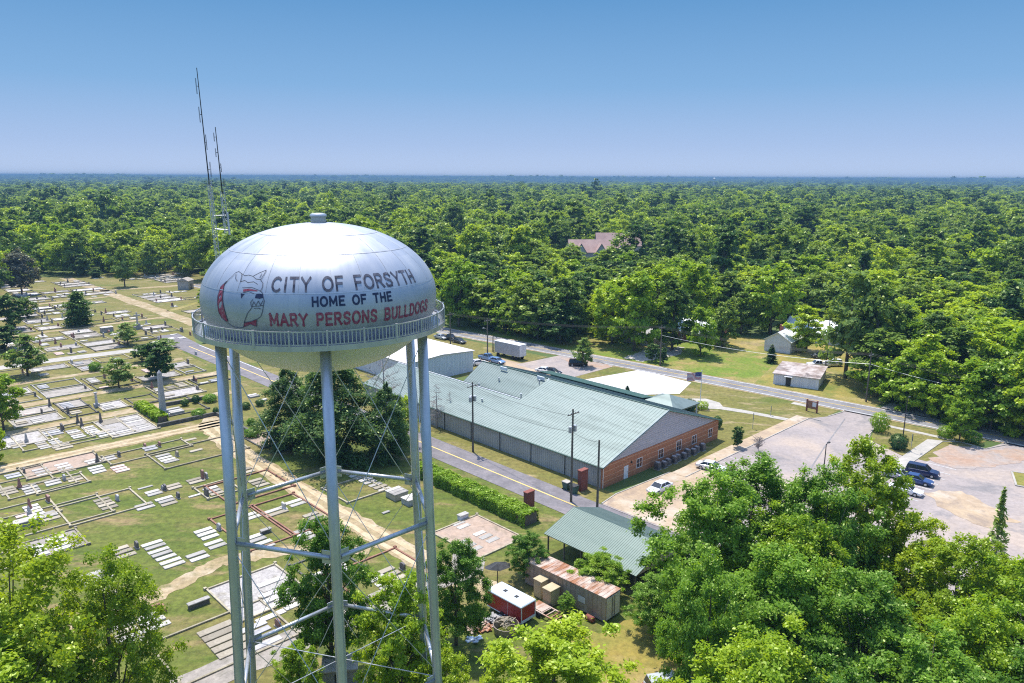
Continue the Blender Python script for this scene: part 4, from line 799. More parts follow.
def lettering(name, text, az0, az1, z0, z1, w, mat, serif=False, gap=.3, slant=0.):
    widths = [G_[c][0] for c in text]; tot = sum(widths)+gap*(len(text)-1); x = 0; H = z1-z0
    mb = MB(); sx = (az1-az0)/tot; words = []
    for ci, c in enumerate(text):
        def toP(p, off, x=x): return shell_pt(az0+(x+p[0]+slant*p[1])*sx, z0+p[1]*H, off)
        for si, s in enumerate(G_[c][1]): stroke(mb, s, w, toP, .016+.006*si)
        if serif:
            for sxx, sy in SERIF.get(c, []):
                yy = .05 if sy == 0 else .95; stroke(mb, [(sxx-.13, yy), (sxx+.13, yy)], .11, toP, .034)
        x += G_[c][0]+gap
        if c == ' ': words.append(mb); mb = MB()
    for m_ in words+[mb]: obj(name, m_, mat, tower)
lettering('lettering', 'CITY OF FORSYTH', -8.2, 65.5, 39.93, 40.6, .20, 'ink', gap=.34)
lettering('lettering', 'HOME OF THE', 10., 46.6, 39.15, 39.60, .26, 'navy', gap=.38)
lettering('lettering', 'MARY PERSONS BULLDOGS', -8.6, 73.4, 38.10, 38.72, .24, 'red_ink', serif=True, gap=.36)
def on_shell(cx, cy):      # a mark of the enlarged photo of the emblem (210..330, 230..350) -> azimuth, height
    x, y = 210+cx/5.69, 230+cy/5.69; d = cw*CF+cr*(x-512)+cu*(341.5-y); o = np.array([-TX, -TY, CH-TZ])
    for c in (TC1, TC2):
        s = np.array([1/TR, 1/TR, 1/c]); O = o*s; D_ = d*s; A = D_@D_; B = 2*O@D_; q = B*B-4*A*(O@O-1)
        if q < 0: continue
        P = o+d*(-B-q**.5)/2/A
        if (P[2] >= 0) == (c == TC1): return math.degrees(math.atan2(P[0], -P[1])), P[2]+TZ
    return -60, TZ
def em(name, lines, fills, w, mat):
    mb = MB()
    def toP(p, off): return shell_pt(p[0], p[1], off)
    for l in lines:
        P = [on_shell(*p) for p in l]
        for i in range(len(P)-1):
            a, b = shell_pt(*P[i], .03+.001*(i % 3)), shell_pt(*P[i+1], .03+.001*(i % 3)); n = (b-a).cross(Vector((math.sin(math.radians(P[i][0])), -math.cos(math.radians(P[i][0])), .15))).normalized()*w/2; e = (b-a).normalized()*w*.4
            mb.quad(a-e-n, b+e-n, b+e+n, a-e+n)
    for strip in fills:       # pairs of edge points
        for i in range(len(strip)-1):
            (a, b), (c, d) = strip[i], strip[i+1]; mb.quad(*[shell_pt(*on_shell(*p), .018) for p in (a, c, d, b)])
    obj(name, mb, mat, tower)
em('emblem_red', [], [[((108, 283), (96, 292)), ((82, 312), (62, 325)), ((76, 345), (46, 375)), ((72, 385), (43, 415)), ((78, 430), (50, 465)), ((88, 470), (68, 498)), ((104, 520), (92, 518))],
                      [((190, 338), (190, 352)), ((225, 334), (222, 346)), ((272, 344), (268, 350))], [((196, 526), (192, 552)), ((232, 520), (232, 536)), ((268, 506), (266, 548))]], .03, 'red_ink')
em('emblem_black', [], [[((176, 360), (178, 392)), ((186, 362), (184, 380)), ((198, 364), (192, 370))], [((262, 366), (256, 388)), ((280, 362), (280, 391)), ((302, 364), (305, 386))]], .03, 'navy')
em('emblem_outline', [[(108, 283), (82, 312), (76, 345), (72, 385), (78, 430), (88, 470), (104, 520)], [(96, 292), (62, 325), (46, 375), (43, 415), (50, 465), (68, 498), (92, 518), (112, 536), (140, 550), (172, 556), (192, 552)],
    [(108, 283), (126, 268), (146, 246), (166, 238), (181, 249), (178, 280), (174, 296)], [(150, 250), (146, 275), (156, 292)], [(181, 249), (200, 262), (222, 258), (246, 265), (282, 246), (322, 230), (306, 258), (290, 284), (262, 280), (246, 265)],
    [(296, 250), (284, 272)], [(288, 284), (302, 304), (298, 330), (288, 348)], [(174, 296), (200, 288), (216, 300), (250, 296), (272, 310)], [(186, 330), (240, 328), (276, 342), (292, 352), (302, 364)],
    [(190, 356), (222, 352), (250, 362)], [(302, 386), (310, 404), (304, 430), (282, 432), (236, 436), (232, 412), (244, 396)], [(240, 434), (250, 408), (262, 430), (276, 404), (288, 428), (302, 402)], [(240, 440), (214, 474), (204, 500), (196, 526)],
    [(304, 432), (300, 462), (290, 492), (268, 508)], [(252, 446), (276, 444), (290, 450)], [(196, 526), (232, 520), (268, 506), (266, 548), (232, 536), (192, 552), (196, 526)]], [], .032, 'ink')
valve = thing('valve_house', (*ground(341, 684), 0), R_(10), 'grey block valve house at the foot of the water tower', 'shed')
mb = MB(); mb.box(-1.5, 1.5, -1.2, 1.2, 0, 2.2); obj('wall', mb, 'granite', valve); mb = MB(); mb.bevbox(-1.65, 1.65, -1.35, 1.35, 2.2, 2.36, .05); obj('roof', mb, 'concrete', valve); mb = MB(); mb.box(-.45, .45, -1.24, -1.203, 0, 1.9); obj('door', mb, 'dark', valve)

# ================================================================= BUILDINGS
def TT(name, a, b, label, cat, group=None, rz=0.):
    p = tw(a, b); return thing(name, (p[0], p[1], 0), TA+rz, label, cat, group)      # local x = b direction, local y = a direction
def slope(mb, e0, e1, r1, r0, th=.12, rib=.6, mi=0, ribw=.05, ribh=.035):
    """roof slab from eave e0->e1 to ridge r0->r1 with raised ribs running down the slope"""
    e0, e1, r0, r1 = map(Vector, (e0, e1, r0, r1)); n = (e1-e0).cross(r0-e0).normalized()
    if n.z < 0: n = -n
    dn = -n*th; mb.hexa([e0+dn, e1+dn, r1+dn, r0+dn, e0, e1, r1, r0], mi)
    if rib:
        k = max(1, int((e1-e0).length/rib)); t = (e1-e0).normalized()*ribw/2
        for i in range(k+1):
            a = e0.lerp(e1, i/k); b = r0.lerp(r1, i/k); u = n*ribh
            mb.hexa([a-t, a+t, b+t, b-t, a-t*.5+u, a+t*.5+u, b+t*.5+u, b-t*.5+u], mi)
B = TT('warehouse', 0, 0, 'long green roofed hall with grey siding and a brick gable wall beside the street', 'building')
EV, RD, W_ = 3.7, 8.95, 32.6; sl = (RD-EV)/16.3
mb = MB()    # siding walls: x = b, y = a
mb.box(0, .2, .3, 64, 0, EV-.05); 
for i in range(140): 
    y = .4+i*.455
    if y < 64: mb.box(-.03, -.002, y, y+.12, 0.1, EV-.1)
mb.box(W_-.2, W_, .3, 45, 0, EV-.05); mb.box(.2, 11, 63.8, 64, 0, EV); mb.box(11, W_, 44.8, 45, 0, EV)
mb.poly([(11, 44.9, EV), (16.3, 44.9, RD-.15), (W_, 44.9, EV)]); mb.poly([(.2, 63.9, EV), (8.7, 63.9, 6.4), (11, 63.9, 5.6), (11, 63.9, EV)])
for y in (7.5, 15, 22.5, 30, 37.5): mb.box(-.12, -.032, y, y+.1, 0, EV-.1, 1)
obj('siding_wall', mb, ['siding', 'dark'], B)
mb = MB(); mb.box(0, W_, 0, .3, 0, EV-.02); bw = obj('brick_wall', mb, 'brick', B)
mb = MB(); 
for z in (.9, 1.7, 2.5, 3.3): mb.box(-.003, W_+.003, -.012, 0-.001, z, z+.11)
obj('brick_band', mb, 'brick_band', bw)
mb = MB(); mb.hexa([(0.02, .05, EV), (W_-.02, .05, EV), (W_-.02, .3, EV), (0.02, .3, EV), (16.2, .05, RD-.2), (16.4, .05, RD-.2), (16.4, .3, RD-.2), (16.2, .3, RD-.2)])
for i in range(1, 14):
    z = EV+i*.36; k = (z-EV)/sl+.25
    if 16.3-k > .5: mb.box(k, W_-k, .02, .048, z, z+.06)
obj('gable_siding', mb, 'siding_gable', B)
mb = MB(); O = .35
slope(mb, (-O, -O, EV-O*sl), (-O, 26.5, EV-O*sl), (16.3, 26.5, RD), (16.3, -O, RD))
slope(mb, (-O, 26.5, EV-O*sl), (-O, 64.3, EV-O*sl), (8.7, 64.3, 6.5), (8.7, 26.5, 6.5))
slope(mb, (11.2, 26.6, 5.72), (11.2, 45.3, 5.72), (16.3, 45.3, RD-.02), (16.3, 26.6, RD-.02))
obj('roof', mb, 'roof_green', B)
mb = MB(); slope(mb, (W_+O, 45.3, EV-O*sl), (W_+O, -O, EV-O*sl), (16.34, -O, RD+.01), (16.34, 45.3, RD+.01)); slope(mb, (11.2, 64.3, 5.7), (11.2, 26.6, 5.7), (8.74, 26.6, 6.5), (8.74, 64.3, 6.5)); obj('far_roof', mb, 'roof_green', B)
mb = MB(); slope(mb, (36.8, 45, 3.3), (36.8, 17, 3.3), (W_+.4, 17, 3.9), (W_+.4, 45, 3.9)); mb.box(W_+.1, 36.5, 17.4, 17.6, 0, 3.2); mb.box(36.3, 36.5, 17.4, 44.8, 0, 3.1); obj('rear_wing', mb, 'roof_green_dk', B)
mb = MB(); mb.tube([(16.32, -O, RD+.05), (16.32, 45.3, RD+.05)], .11, 6); mb.tube([(-O-.08, -O, EV-.2), (-O-.08, 64.3, EV-.2)], .09, 6)
mb.tube([(-O, -O-.03, EV-.22), (16.32, -O-.03, RD-.06), (W_+O, -O-.03, EV-.22)], .1, 4); obj('roof_trim', mb, 'roof_green_dk', B)
mb = MB(); mb.tube([(8.72, 26.5, 6.55), (8.72, 64.3, 6.55)], .09, 6); mb.tube([(16.3, 26.45, RD+.04), (11.3, 26.45, 5.9)], .12, 6); mb.tube([(-O, 0-O, EV-.1), (16.3, -O, RD+.08)], .05, 4); obj('ridge_cap', mb, 'white_metal', B)
for (x, y, z, h) in ((14.6, 27.4, 8.0, .8), (13.2, 37, 6.9, .7), (9.9, 27.5, 6.1, .9), (5.2, 33, 5.3, .5), (9.8, 39, 6.1, .6)):
    mb = MB(); mb.tube([(x, y, z), (x, y, z+h)], .12, 8); mb.tube([(x, y, z+h), (x, y, z+h+.12)], .2, 8); obj('roof_vent', mb, 'galv', B)
for (x, y) in ((15.6, 28.0), (15.4, 38.0)): mb = MB(); mb.box(x-.1, x+.12, y-.9, y+.9, RD-.3, RD+.28); obj('roof_hatch', mb, 'white_metal', B)
def window(parent, x, w=1.1, z0=1.0, z1=2.5, y=-.03, door=False):
    mb = MB(); e = .09
    mb.box(x-w/2, x+w/2, y, y+.08, z1-e, z1); mb.box(x-w/2, x+w/2, y, y+.08, z0, z0+e); mb.box(x-w/2, x-w/2+e, y+.003, y+.083, z0+e, z1-e); mb.box(x+w/2-e, x+w/2, y+.003, y+.083, z0+e, z1-e); mb.box(x-.03, x+.03, y+.002, y+.07, z0+e, z1-e)
    f = obj('window', mb, 'white_metal', parent); mb = MB(); mb.box(x-w/2+e, x+w/2-e, y+.03, y+.05, z0+e, z1-e); obj('pane', mb, 'glass', f); return f
for x in (9.2, 15.0, 20.2, 24.9, 30.0): window(B, x, 1.5 if x < 26 else 1.3, .95, 2.55 if x != 20.2 else 2.8)
mb = MB(); mb.box(5.2, 6.3, -.05, -.013, .05, 2.15); dr = obj('door', mb, 'white_metal', B); mb = MB(); mb.box(6.12, 6.2, -.09, -.051, 1.0, 1.12); obj('handle', mb, 'dark', dr)
mb = MB(); mb.box(6.9, 7.15, -.2, -.013, 2.3, 2.6, taper=.03); obj('wall_lamp', mb, 'dark', B)
mb = MB(); mb.tube([(.1, -.06, .1), (.1, -.06, EV)], .06, 6); obj('downspout', mb, 'white_metal', B)
# air conditioners along the brick wall
for i in range(10):
    x = 12.6+i*1.42; y = -1.15-.25*(i % 2); t = TT('air_conditioner', y, x, 'dark outdoor cooling unit in the row before the brick wall', 'air conditioner', 'cooling units along the brick wall')
    mb = MB(); mb.bevbox(-.42, .42, -.42, .42, .08, 1.05+.2*(i % 3 == 0), .05); 
    for k in range(7): mb.box(-.44, .44, -.44, .44, .2+k*.11, .22+k*.11)
    obj('casing', mb, 'headstone_dark', t); mb = MB(); h = 1.05+.2*(i % 3 == 0); mb.lathe([(.34, h), (.34, h+.05), (.3, h+.05), (.3, h+.01), (.08, h+.03), (.01, h+.03)], 14); obj('fan_grille', mb, 'galv', t)
    mb = MB(); mb.box(-.5, .5, -.5, .5, 0, .08); obj('base', mb, 'concrete', t)
# entrance canopy behind the hall
cq = ab(668, 399, 3.6); P = TT('canopy', cq[0], cq[1], 'small green hipped canopy roof beside the white concrete pad', 'canopy')
mb = MB(); E_ = 2.9; R2 = 4.6
slope(mb, (-4.5, -4.5, E_), (-4.5, 4.5, E_), (0, .3, R2), (0, -.3, R2), rib=0); mb.poly([(-4.5, -4.5, E_+.01), (4.5, -4.5, E_+.01), (0, -.3, R2+.01)]); slope(mb, (4.5, 4.5, E_), (4.5, -4.5, E_), (0, -.3, R2), (0, .3, R2), rib=0); mb.poly([(4.5, 4.5, E_), (-4.5, 4.5, E_), (0, .3, R2)])
mb.box(-4.4, 4.4, -4.4, 4.4, E_-.3, E_-.1); obj('roof', mb, 'roof_green', P)
for sx in (-1, 1):
    for sy in (-1, 1): mb = MB(); mb.tube([(sx*4, sy*4, 0), (sx*4, sy*4, E_-.25)], .16, 10); obj('post', mb, 'white_metal', P)
# white roofed warehouse, far left of the hall
Wd = TT('white_warehouse', 66.5, 13, 'white flat roofed warehouse behind the right tower legs', 'building')
mb = MB(); mb.box(0, 19.2, 0, 38, 0, 5.1); 
for i in range(38): mb.box(.3+i*.5, .38+i*.5, -.03, -.001, .05, 5.0)
for i in range(60): mb.box(-.03, -.001, .3+i*.62, .38+i*.62, .05, 5.0)
obj('wall', mb, 'white_wall', Wd)
mb = MB(); slope(mb, (-.3, -.3, 5.15), (-.3, 38.3, 5.15), (9.6, 38.3, 5.75), (9.6, -.3, 5.75), rib=0); slope(mb, (19.5, 38.3, 5.15), (19.5, -.3, 5.15), (9.601, -.3, 5.75), (9.601, 38.3, 5.75), rib=0); mb.poly([(0, -.02, 5.05), (19.2, -.02, 5.05), (9.6, -.02, 5.7)]); obj('roof', mb, 'white_roof', Wd)
# green open shed by the street
e0, e1 = ab(547, 532, 2.6), ab(633, 578, 2.6); r0_ = ab(569.3, 505.3, 4.4); 
am = (e0[0]+e1[0])/2; L2 = abs(e0[0]-e1[0]); bE = (e0[1]+e1[1])/2; bR = r0_[1]
S = TT('open_shed', am, bE, 'open sided shed with teal metal roof next to the street', 'shed'); wS = bR-bE; hS = L2/2
mb = MB(); slope(mb, (0, -hS, 2.6), (0, hS, 2.6), (wS, hS, 4.4), (wS, -hS, 4.4), rib=.3, ribw=.04, ribh=.03); slope(mb, (2*wS, hS, 2.6), (2*wS, -hS, 2.6), (wS+.002, -hS, 4.4), (wS+.002, hS, 4.4), rib=.3, ribw=.04, ribh=.03); obj('roof', mb, 'roof_teal', S)
for i in range(6):
    for x in (.4, 2*wS-.4): y = -hS+.4+i*(2*hS-.8)/5; mb = MB(); mb.box(x-.08, x+.08, y-.08, y+.08, 0, 2.66); obj('post', mb, 'wood', S)
mb = MB(); mb.box(2*wS-.5, 2*wS-.42, -hS+.4, hS-.4, 0, 2.5); obj('rear_wall', mb, 'wood', S)
mb = MB(); mb.poly([(0.1, -hS+.05, 2.5), (2*wS-.1, -hS+.05, 2.5), (wS, -hS+.05, 4.2)]); mb.poly([(0.1, hS-.05, 2.5), (2*wS-.1, hS-.05, 2.5), (wS, hS-.05, 4.2)]); obj('gable', mb, 'old_steel', S)
# low white shed with a patchy roof across the main road
p0, p1 = ab(773, 384), ab(817, 390); 
q0, q1, q2 = ground(773, 384), ground(818, 390), ground(839, 381)
d1 = q1-q0; an = math.atan2(d1[1], d1[0]); L1 = np.hypot(*d1); Wq = float(np.hypot(*(q2-q1)))
S2 = thing('white_shed', (q0[0], q0[1], 0), an, 'low white shed with a patchy rusty roof on the far side of the road', 'shed')
mb = MB(); mb.box(0, L1, 0, Wq, 0, 2.5)
for i in range(int(L1/.45)): mb.box(.2+i*.45, .26+i*.45, -.03, -.001, .05, 2.45)
obj('wall', mb, 'white_wall', S2); mb = MB(); mb.hexa([(-.3, -.3, 2.5), (L1+.3, -.3, 2.5), (L1+.3, Wq+.3, 2.9), (-.3, Wq+.3, 2.9), (-.3, -.3, 2.62), (L1+.3, -.3, 2.62), (L1+.3, Wq+.3, 3.02), (-.3, Wq+.3, 3.02)]); obj('roof', mb, 'patchy_roof', S2)
mb = MB(); mb.box(L1*.28, L1*.28+1.1, -.05, -.031, 0, 2.1); obj('door', mb, 'dark', S2); mb = MB(); mb.box(L1*.25, L1*.25+1.7, -.8, -.02, 2.2, 2.3); obj('awning', mb, 'white_metal', S2)
def gable_house(name, label, x, y, rz, L, W, H, R, wall, roof, cat='house', wins=3, chim=False, wings=0):
    t = thing(name, (x, y, 0), rz, label, cat); mb = MB(); mb.box(-L/2, L/2, -W/2, W/2, 0, H)
    for s in (-1, 1): mb.poly([(s*L/2, -W/2, H), (s*L/2, W/2, H), (s*L/2, 0, R-.1)])
    for k in range(wings):
        xx = -L/2+L*(k+.5)/wings; mb.box(xx-2.6, xx+2.6, -W/2-2.5, -W/2, 0, H); mb.poly([(xx-2.6, -W/2-2.5, H), (xx+2.6, -W/2-2.5, H), (xx, -W/2-2.5, H+(R-H)*.75)])
    obj('wall', mb, wall, t); mb = MB(); o = .4; s = (R-H)/(W/2)
    slope(mb, (-L/2-o, -W/2-o, H-o*s), (L/2+o, -W/2-o, H-o*s), (L/2+o, 0, R), (-L/2-o, 0, R), rib=0); slope(mb, (L/2+o, W/2+o, H-o*s), (-L/2-o, W/2+o, H-o*s), (-L/2-o, .001, R), (L/2+o, .001, R), rib=0)
    for k in range(wings):
        xx = -L/2+L*(k+.5)/wings; rr = H+(R-H)*.78
        slope(mb, (xx-3, -W/2-2.9, H-.2), (xx-3, -W/2+3, H-.2), (xx, -W/2+3, rr), (xx, -W/2-2.9, rr), rib=0); slope(mb, (xx+3, -W/2+3, H-.2), (xx+3, -W/2-2.9, H-.2), (xx+.002, -W/2-2.9, rr), (xx+.002, -W/2+3, rr), rib=0)
    rf = obj('roof', mb, roof, t)
    if chim: mb = MB(); mb.box(-.4, .4, .6, 1.4, H, R+1.1); obj('chimney', mb, 'brick_dark', rf)
    for k in range(wins): 
        f = window(t, -L/2+L*(k+.5)/wins, 1.1, 1.0, 2.4, y=-W/2-.03-(0 if not wings else (2.5 if abs(((k+.5)/wins*wings) % 1-.5) < .2 else 0)))
    return t
g_ = ground(777, 352); gable_house('house', 'white gabled house behind the small cone shaped tree', g_[0]+3.2, g_[1]+4, R_(-38)+math.pi/2, 11, 7, 3.4, 5.6, 'white_wall', 'white_metal', chim=True)
g_ = ground(826, 346); gable_house('house', 'pale house mostly hidden by the very tall grey green tree', g_[0], g_[1]+8, R_(-42), 15, 8, 3.2, 6.2, 'white_wall', 'bluewhite')
g_ = ground(602, 268); gable_house('apartment_building', 'wide brown roofed building with two front gables deep in the woods', g_[0]-2, g_[1]+2, R_(4), 31, 13, 8.8, 14.6, 'house_wall', 'shingle', cat='building', wins=6, wings=3)
g_ = ground(612, 264); gable_house('apartment_building', 'second brown roofed block directly behind the gabled one', g_[0]+4, g_[1]+10, R_(2), 24, 12, 9.8, 16.2, 'house_wall', 'shingle', cat='building', wins=4)
g_ = ground(545, 304); gable_house('house', 'low red roofed brick house among the trees across the road', g_[0], g_[1]+3, R_(-12), 17, 9, 3.2, 6.0, 'brick', 'brick_dark')
g_ = ground(436, 278); gable_house('house', 'brown roofed house just right of the water tank', g_[0]+1, g_[1], R_(10), 15, 9, 3.4, 8.5, 'house_wall', 'shingle')
g_ = ground(650, 346); gable_house('house', 'low grey roofed house under the roadside trees', g_[0]-1, g_[1]+5, R_(-44), 12, 7, 2.7, 4.4, 'house_wall', 'granite')
g_ = ground(703, 343); gable_house('house', 'house under a pale blue tarpaulin roof behind bright green trees', g_[0], g_[1]+3, R_(-40), 12, 8, 3.2, 6, 'brick_dark', 'bluewhite')
g_ = ground(886, 348); gable_house('house', 'pale roofed house in the gap right of the very tall tree', g_[0]+2, g_[1]+6, R_(-45), 14, 9, 3.0, 5.8, 'lot_red', 'white_roof')
for xx, yy, lab in ((788, 191.5, 'long pale roofed building far off near the horizon'),):
    dd = 2600.; X0 = (xx-512)/CF*dd; gable_house('far_building', lab, X0, dd, 0, 26, 20, 13, 17, 'white_wall', 'white_roof', cat='building', wins=4)
dd = 2300.; X0 = (709-512)/CF*dd; st = thing('far_tower', (X0, dd, float(terr(X0, dd))), 0, 'thin white tower standing far off in the woods', 'tower'); mb = MB(); mb.tube([(0, 0, 0), (0, 0, 46)], [2., 1.0], 10); obj('shaft', mb, 'white_metal', st); mb = MB(); mb.lathe([(.2, 42), (3.4, 44), (3.4, 47.5), (.2, 49.5)], 16); obj('top_bulb', mb, 'white_metal', st)
# stone pillars either side of the street
for (x, y, h, lab) in ((582.5, 490, 3.2, 'taller dark red brick pier between street and grey wall'), (529, 508, 2.5, 'shorter dark red brick pier on the verge at the hedge end')):
    g_ = ground(x, y); t = thing('brick_pier', (g_[0], g_[1], 0), TA, lab, 'pier'); mb = MB(); mb.box(-.75, .75, -.35, .35, 0, h); obj('shaft', mb, 'brick_dark', t); mb = MB(); mb.bevbox(-.82, .82, -.42, .42, h, h+.14, .04); obj('cap', mb, 'brick_dark', t)
for i, (x, y) in enumerate(((566.5, 489.5), (574, 493.5))):
    g_ = ground(x, y); t = thing('rubbish_bin', (g_[0], g_[1], 0), TA, ['dark green wheeled bin with pale lid behind the utility pole', 'dark green wheeled bin next to the taller brick pier'][i], 'bin'); mb = MB(); mb.hexa([(-.35, -.4, .1), (.35, -.4, .1), (.35, .4, .1), (-.35, .4, .1), (-.5, -.55, 1.25), (.5, -.55, 1.25), (.5, .55, 1.25), (-.5, .55, 1.25)]); obj('body', mb, 'roof_green_dk', t)
    mb = MB(); mb.bevbox(-.54, .54, -.6, .6, 1.25, 1.36, .03); obj('lid', mb, 'concrete' if i == 0 else 'dark', t)
    for s in (-1, 1): mb = MB(); mb.tube([(s*.38, .42, .14), (s*.46, .42, .14)], .14, 10); obj('wheel', mb, 'rubber', t)

# ================================================================= YARD: trailers and junk
c1, c2, c3 = ground(525, 584), ground(605, 624), ground(620.5, 615)
d1 = c2-c1; L1 = float(np.hypot(*d1)); an = math.atan2(d1[1], d1[0]); 
t = thing('box_trailer', (c1[0], c1[1], 0), an, 'long weathered semi trailer body with rusty roof in the yard', 'trailer'); W1 = 2.6; H1 = 2.95
mb = MB(); mb.box(0, L1, 0, W1, .25, H1)
for i in range(int(L1/.6)): mb.box(.1+i*.6, .16+i*.6, -.03, -.001, .3, H1-.1)
mb.box(0, L1, -.05, -.001, H1-.14, H1-.02); mb.box(0, L1, -.05, -.001, .25, .4); obj('body', mb, 'old_steel', t)
mb = MB(); mb.box(-.05, L1+.05, -.06, W1+.06, H1, H1+.07)
for i in range(int(L1/.6)): mb.box(.1+i*.6, .16+i*.6, -.04, W1+.04, H1+.07, H1+.10)
obj('roof', mb, 'rust', t)
for k in (0, 1): mb = MB(); mb.box(L1+.002, L1+.06, .16+k*1.16, 1.26+k*1.16, .35, H1-.12); dd_ = obj('door', mb, 'door_panel', t); mb = MB(); mb.tube([(L1+.09, 1.1+k*.4, .4), (L1+.09, 1.1+k*.4, H1-.2)], .025, 5); obj('lock_rod', mb, 'dark', dd_)
mb = MB(); mb.box(L1*.68, L1*.68+1., -.04, -.031, 1.2, 1.9); obj('side_panel', mb, 'door_panel', t)
for xx in (.4, L1*.5, L1-.6): mb = MB(); mb.box(xx, xx+.4, .2, W1-.2, 0, .25); obj('support_block', mb, 'concrete', t)
c1, c2, c3 = ground(487.5, 609), ground(521, 628), ground(535, 621); d1 = c2-c1; L1 = float(np.hypot(*d1)); an = math.atan2(d1[1], d1[0])
t = thing('cargo_trailer', (c1[0], c1[1], 0), an, 'dark red enclosed cargo trailer with pale roof', 'trailer'); W1 = 2.2; H1 = 2.35
mb = MB(); mb.box(0, L1, 0, W1, .45, H1-.12); mb.box(L1*.62, L1*.62+.9, -.02, -.001, .55, H1-.25); obj('body', mb, 'red_paint', t)
mb = MB(); mb.bevbox(-.05, L1+.05, -.05, W1+.05, H1-.12, H1+.08, .09); rf = obj('roof', mb, 'bluewhite', t)
for xx in (.33, .66): mb = MB(); mb.box(L1*xx-.2, L1*xx+.2, W1/2-.2, W1/2+.2, H1+.081, H1+.16, taper=.04); obj('roof_hatch', mb, 'dark', rf)
mb = MB(); mb.box(L1+.001, L1+.03, -.02, .1, .45, H1-.1); mb.box(L1+.001, L1+.03, W1-.1, W1+.02, .45, H1-.1); mb.box(-.02, L1+.03, -.04, -.003, .42, .52); mb.box(L1+.001, L1+.05, .1, W1-.1, .42, .72); mb.box(L1*.62-.03, L1*.62+.0, -.03, -.021, .55, H1-.25); obj('trim', mb, 'bluewhite', t)
for k in (0, 1):
    for s, yy in ((0, -.12), (1, W1)): mb = MB(); mb.tube([(L1*.45+k*.75, yy-.02, .33), (L1*.45+k*.75, yy+.14, .33)], .33, 14); w_ = obj('wheel', mb, 'rubber', t)
mb = MB(); mb.tube([(0, .4, .45), (-1.2, W1/2, .45), (0, W1-.4, .45)], .05, 6); obj('tow_bar', mb, 'dark', t)
for i, (x, y, h, w_) in enumerate(((541, 596, 2.1, 1.2), (551, 604, 2.0, 1.5))):
    g_ = ground(x, y); t = thing('metal_cabinet', (g_[0], g_[1], 0), TA, ['tan metal cabinet, the rear one of two by the rusty trailer', 'tan metal cabinet, the front one of two by the rusty trailer'][i], 'cabinet'); mb = MB(); mb.bevbox(-w_/2, w_/2, -.6, .6, .1, h, .03); obj('body', mb, 'tan_box', t)
    mb = MB(); mb.bevbox(-w_/2-.06, w_/2+.06, -.66, .66, h, h+.1, .03); obj('lid', mb, 'tan_box', t); mb = MB(); mb.box(-w_/2-.02, -w_/2-.001, -.45, .45, .3, h-.3); obj('door', mb, 'tan_box', t)
g_ = ground(590, 621); t = thing('fuel_tank', (g_[0], g_[1], 0), TA+math.pi/2, 'small faded red drum lying against the rusty trailer', 'drum'); mb = MB(); mb.tube([(-.5, 0, .34), (-.44, 0, .34), (.44, 0, .34), (.5, 0, .34)], [.25, .32, .32, .25], 14); obj('drum', mb, 'brick_dark', t); mb = MB(); mb.tube([(0, 0, .33), (.01, 0, .33)], .335, 14); obj('hoop', mb, 'headstone_red', t)
# round basket full of pale scrap
g_ = ground(506, 632); t = thing('scrap_bin', (g_[0], g_[1], 0), TA, 'round tub heaped with pale scrap beside the red trailer', 'bin'); mb = MB(); mb.lathe([(1.15, 0), (1.3, .95), (1.36, .95), (1.2, 0)], 20); obj('tub', mb, 'old_steel', t)
random.seed(5); mb = MB()
for k in range(30):
    an = random.uniform(0, 6.28); r = random.uniform(0, 1.0); z = 1.0+random.uniform(0, .35)*(1.2-r); v = Vector((random.gauss(0, 1), random.gauss(0, 1), random.gauss(0, .35))).normalized()*random.uniform(.2, .5); p = Vector((r*math.cos(an), r*math.sin(an), z)); mb.tube([p-v, p+v*.3+Vector((0, 0, .1)), p+v], .05, 5)
obj('scrap', mb, 'tanstone', t)
def heap(name, px, py, n, rad, hgt, mat, label, cat, sz=.35):
    g_ = ground(px, py); t = MB()
    for k in range(n):
        an = random.uniform(0, 6.28); r = rad*random.random()**.6; z = hgt*(1-r/rad)*random.uniform(.2, 1)+.08; v = Vector((random.gauss(0, 1), random.gauss(0, 1), random.gauss(0, .4))).normalized()*sz; w_ = v.cross(Vector((0, 0, 1))).normalized()*sz*random.uniform(.15, .6); p = Vector((r*math.cos(an), r*math.sin(an), z)); u = Vector((0, 0, .05))
        t.hexa([p-v-w_-u, p+v-w_-u, p+v+w_-u, p-v+w_-u, p-v-w_+u, p+v-w_+u, p+v+w_+u, p-v+w_+u])
    o = obj(name, t, mat, loc=(g_[0], g_[1], 0)); tag(o, label, cat); return o
heap('scrap_heap', 493, 621, 34, 1.1, .8, 'granite', 'heap of pale scrap panels next to the round tub', 'scrap heap')
heap('scrap_heap', 479, 628, 50, 1.2, .6, 'rust', 'brownish heap of scrap under the oak beside the pale one', 'scrap heap')
heap('scrap_heap', 474, 640, 6, .7, .3, 'bluewhite', 'few pale blue metal sheets on the yard grass', 'scrap heap', .45)
g_ = ground(548, 616); t = thing('flatbed_trailer', (g_[0], g_[1], 0), TA-math.pi/2, 'low rusty flatbed trailer frame below the tan cabinets', 'trailer'); mb = MB(); mb.box(-2.2, 1.6, -.85, -.7, .45, .58); mb.box(-2.2, 1.6, .7, .85, .45, .58)
for k in range(7): mb.box(-2.1+k*.6, -1.98+k*.6, -.7, .7, .46, .56)
mb.box(-2.1, -.3, -.65, .65, .58, .63); mb.tube([(1.6, -.75, .5), (3., 0, .5), (1.6, .75, .5)], .05, 5); obj('frame', mb, 'rust', t)
for s in (-1, 1): mb = MB(); mb.tube([(-.6, s*.9, .33), (-.6, s*1.08, .33)], .33, 12); obj('wheel', mb, 'rubber', t)
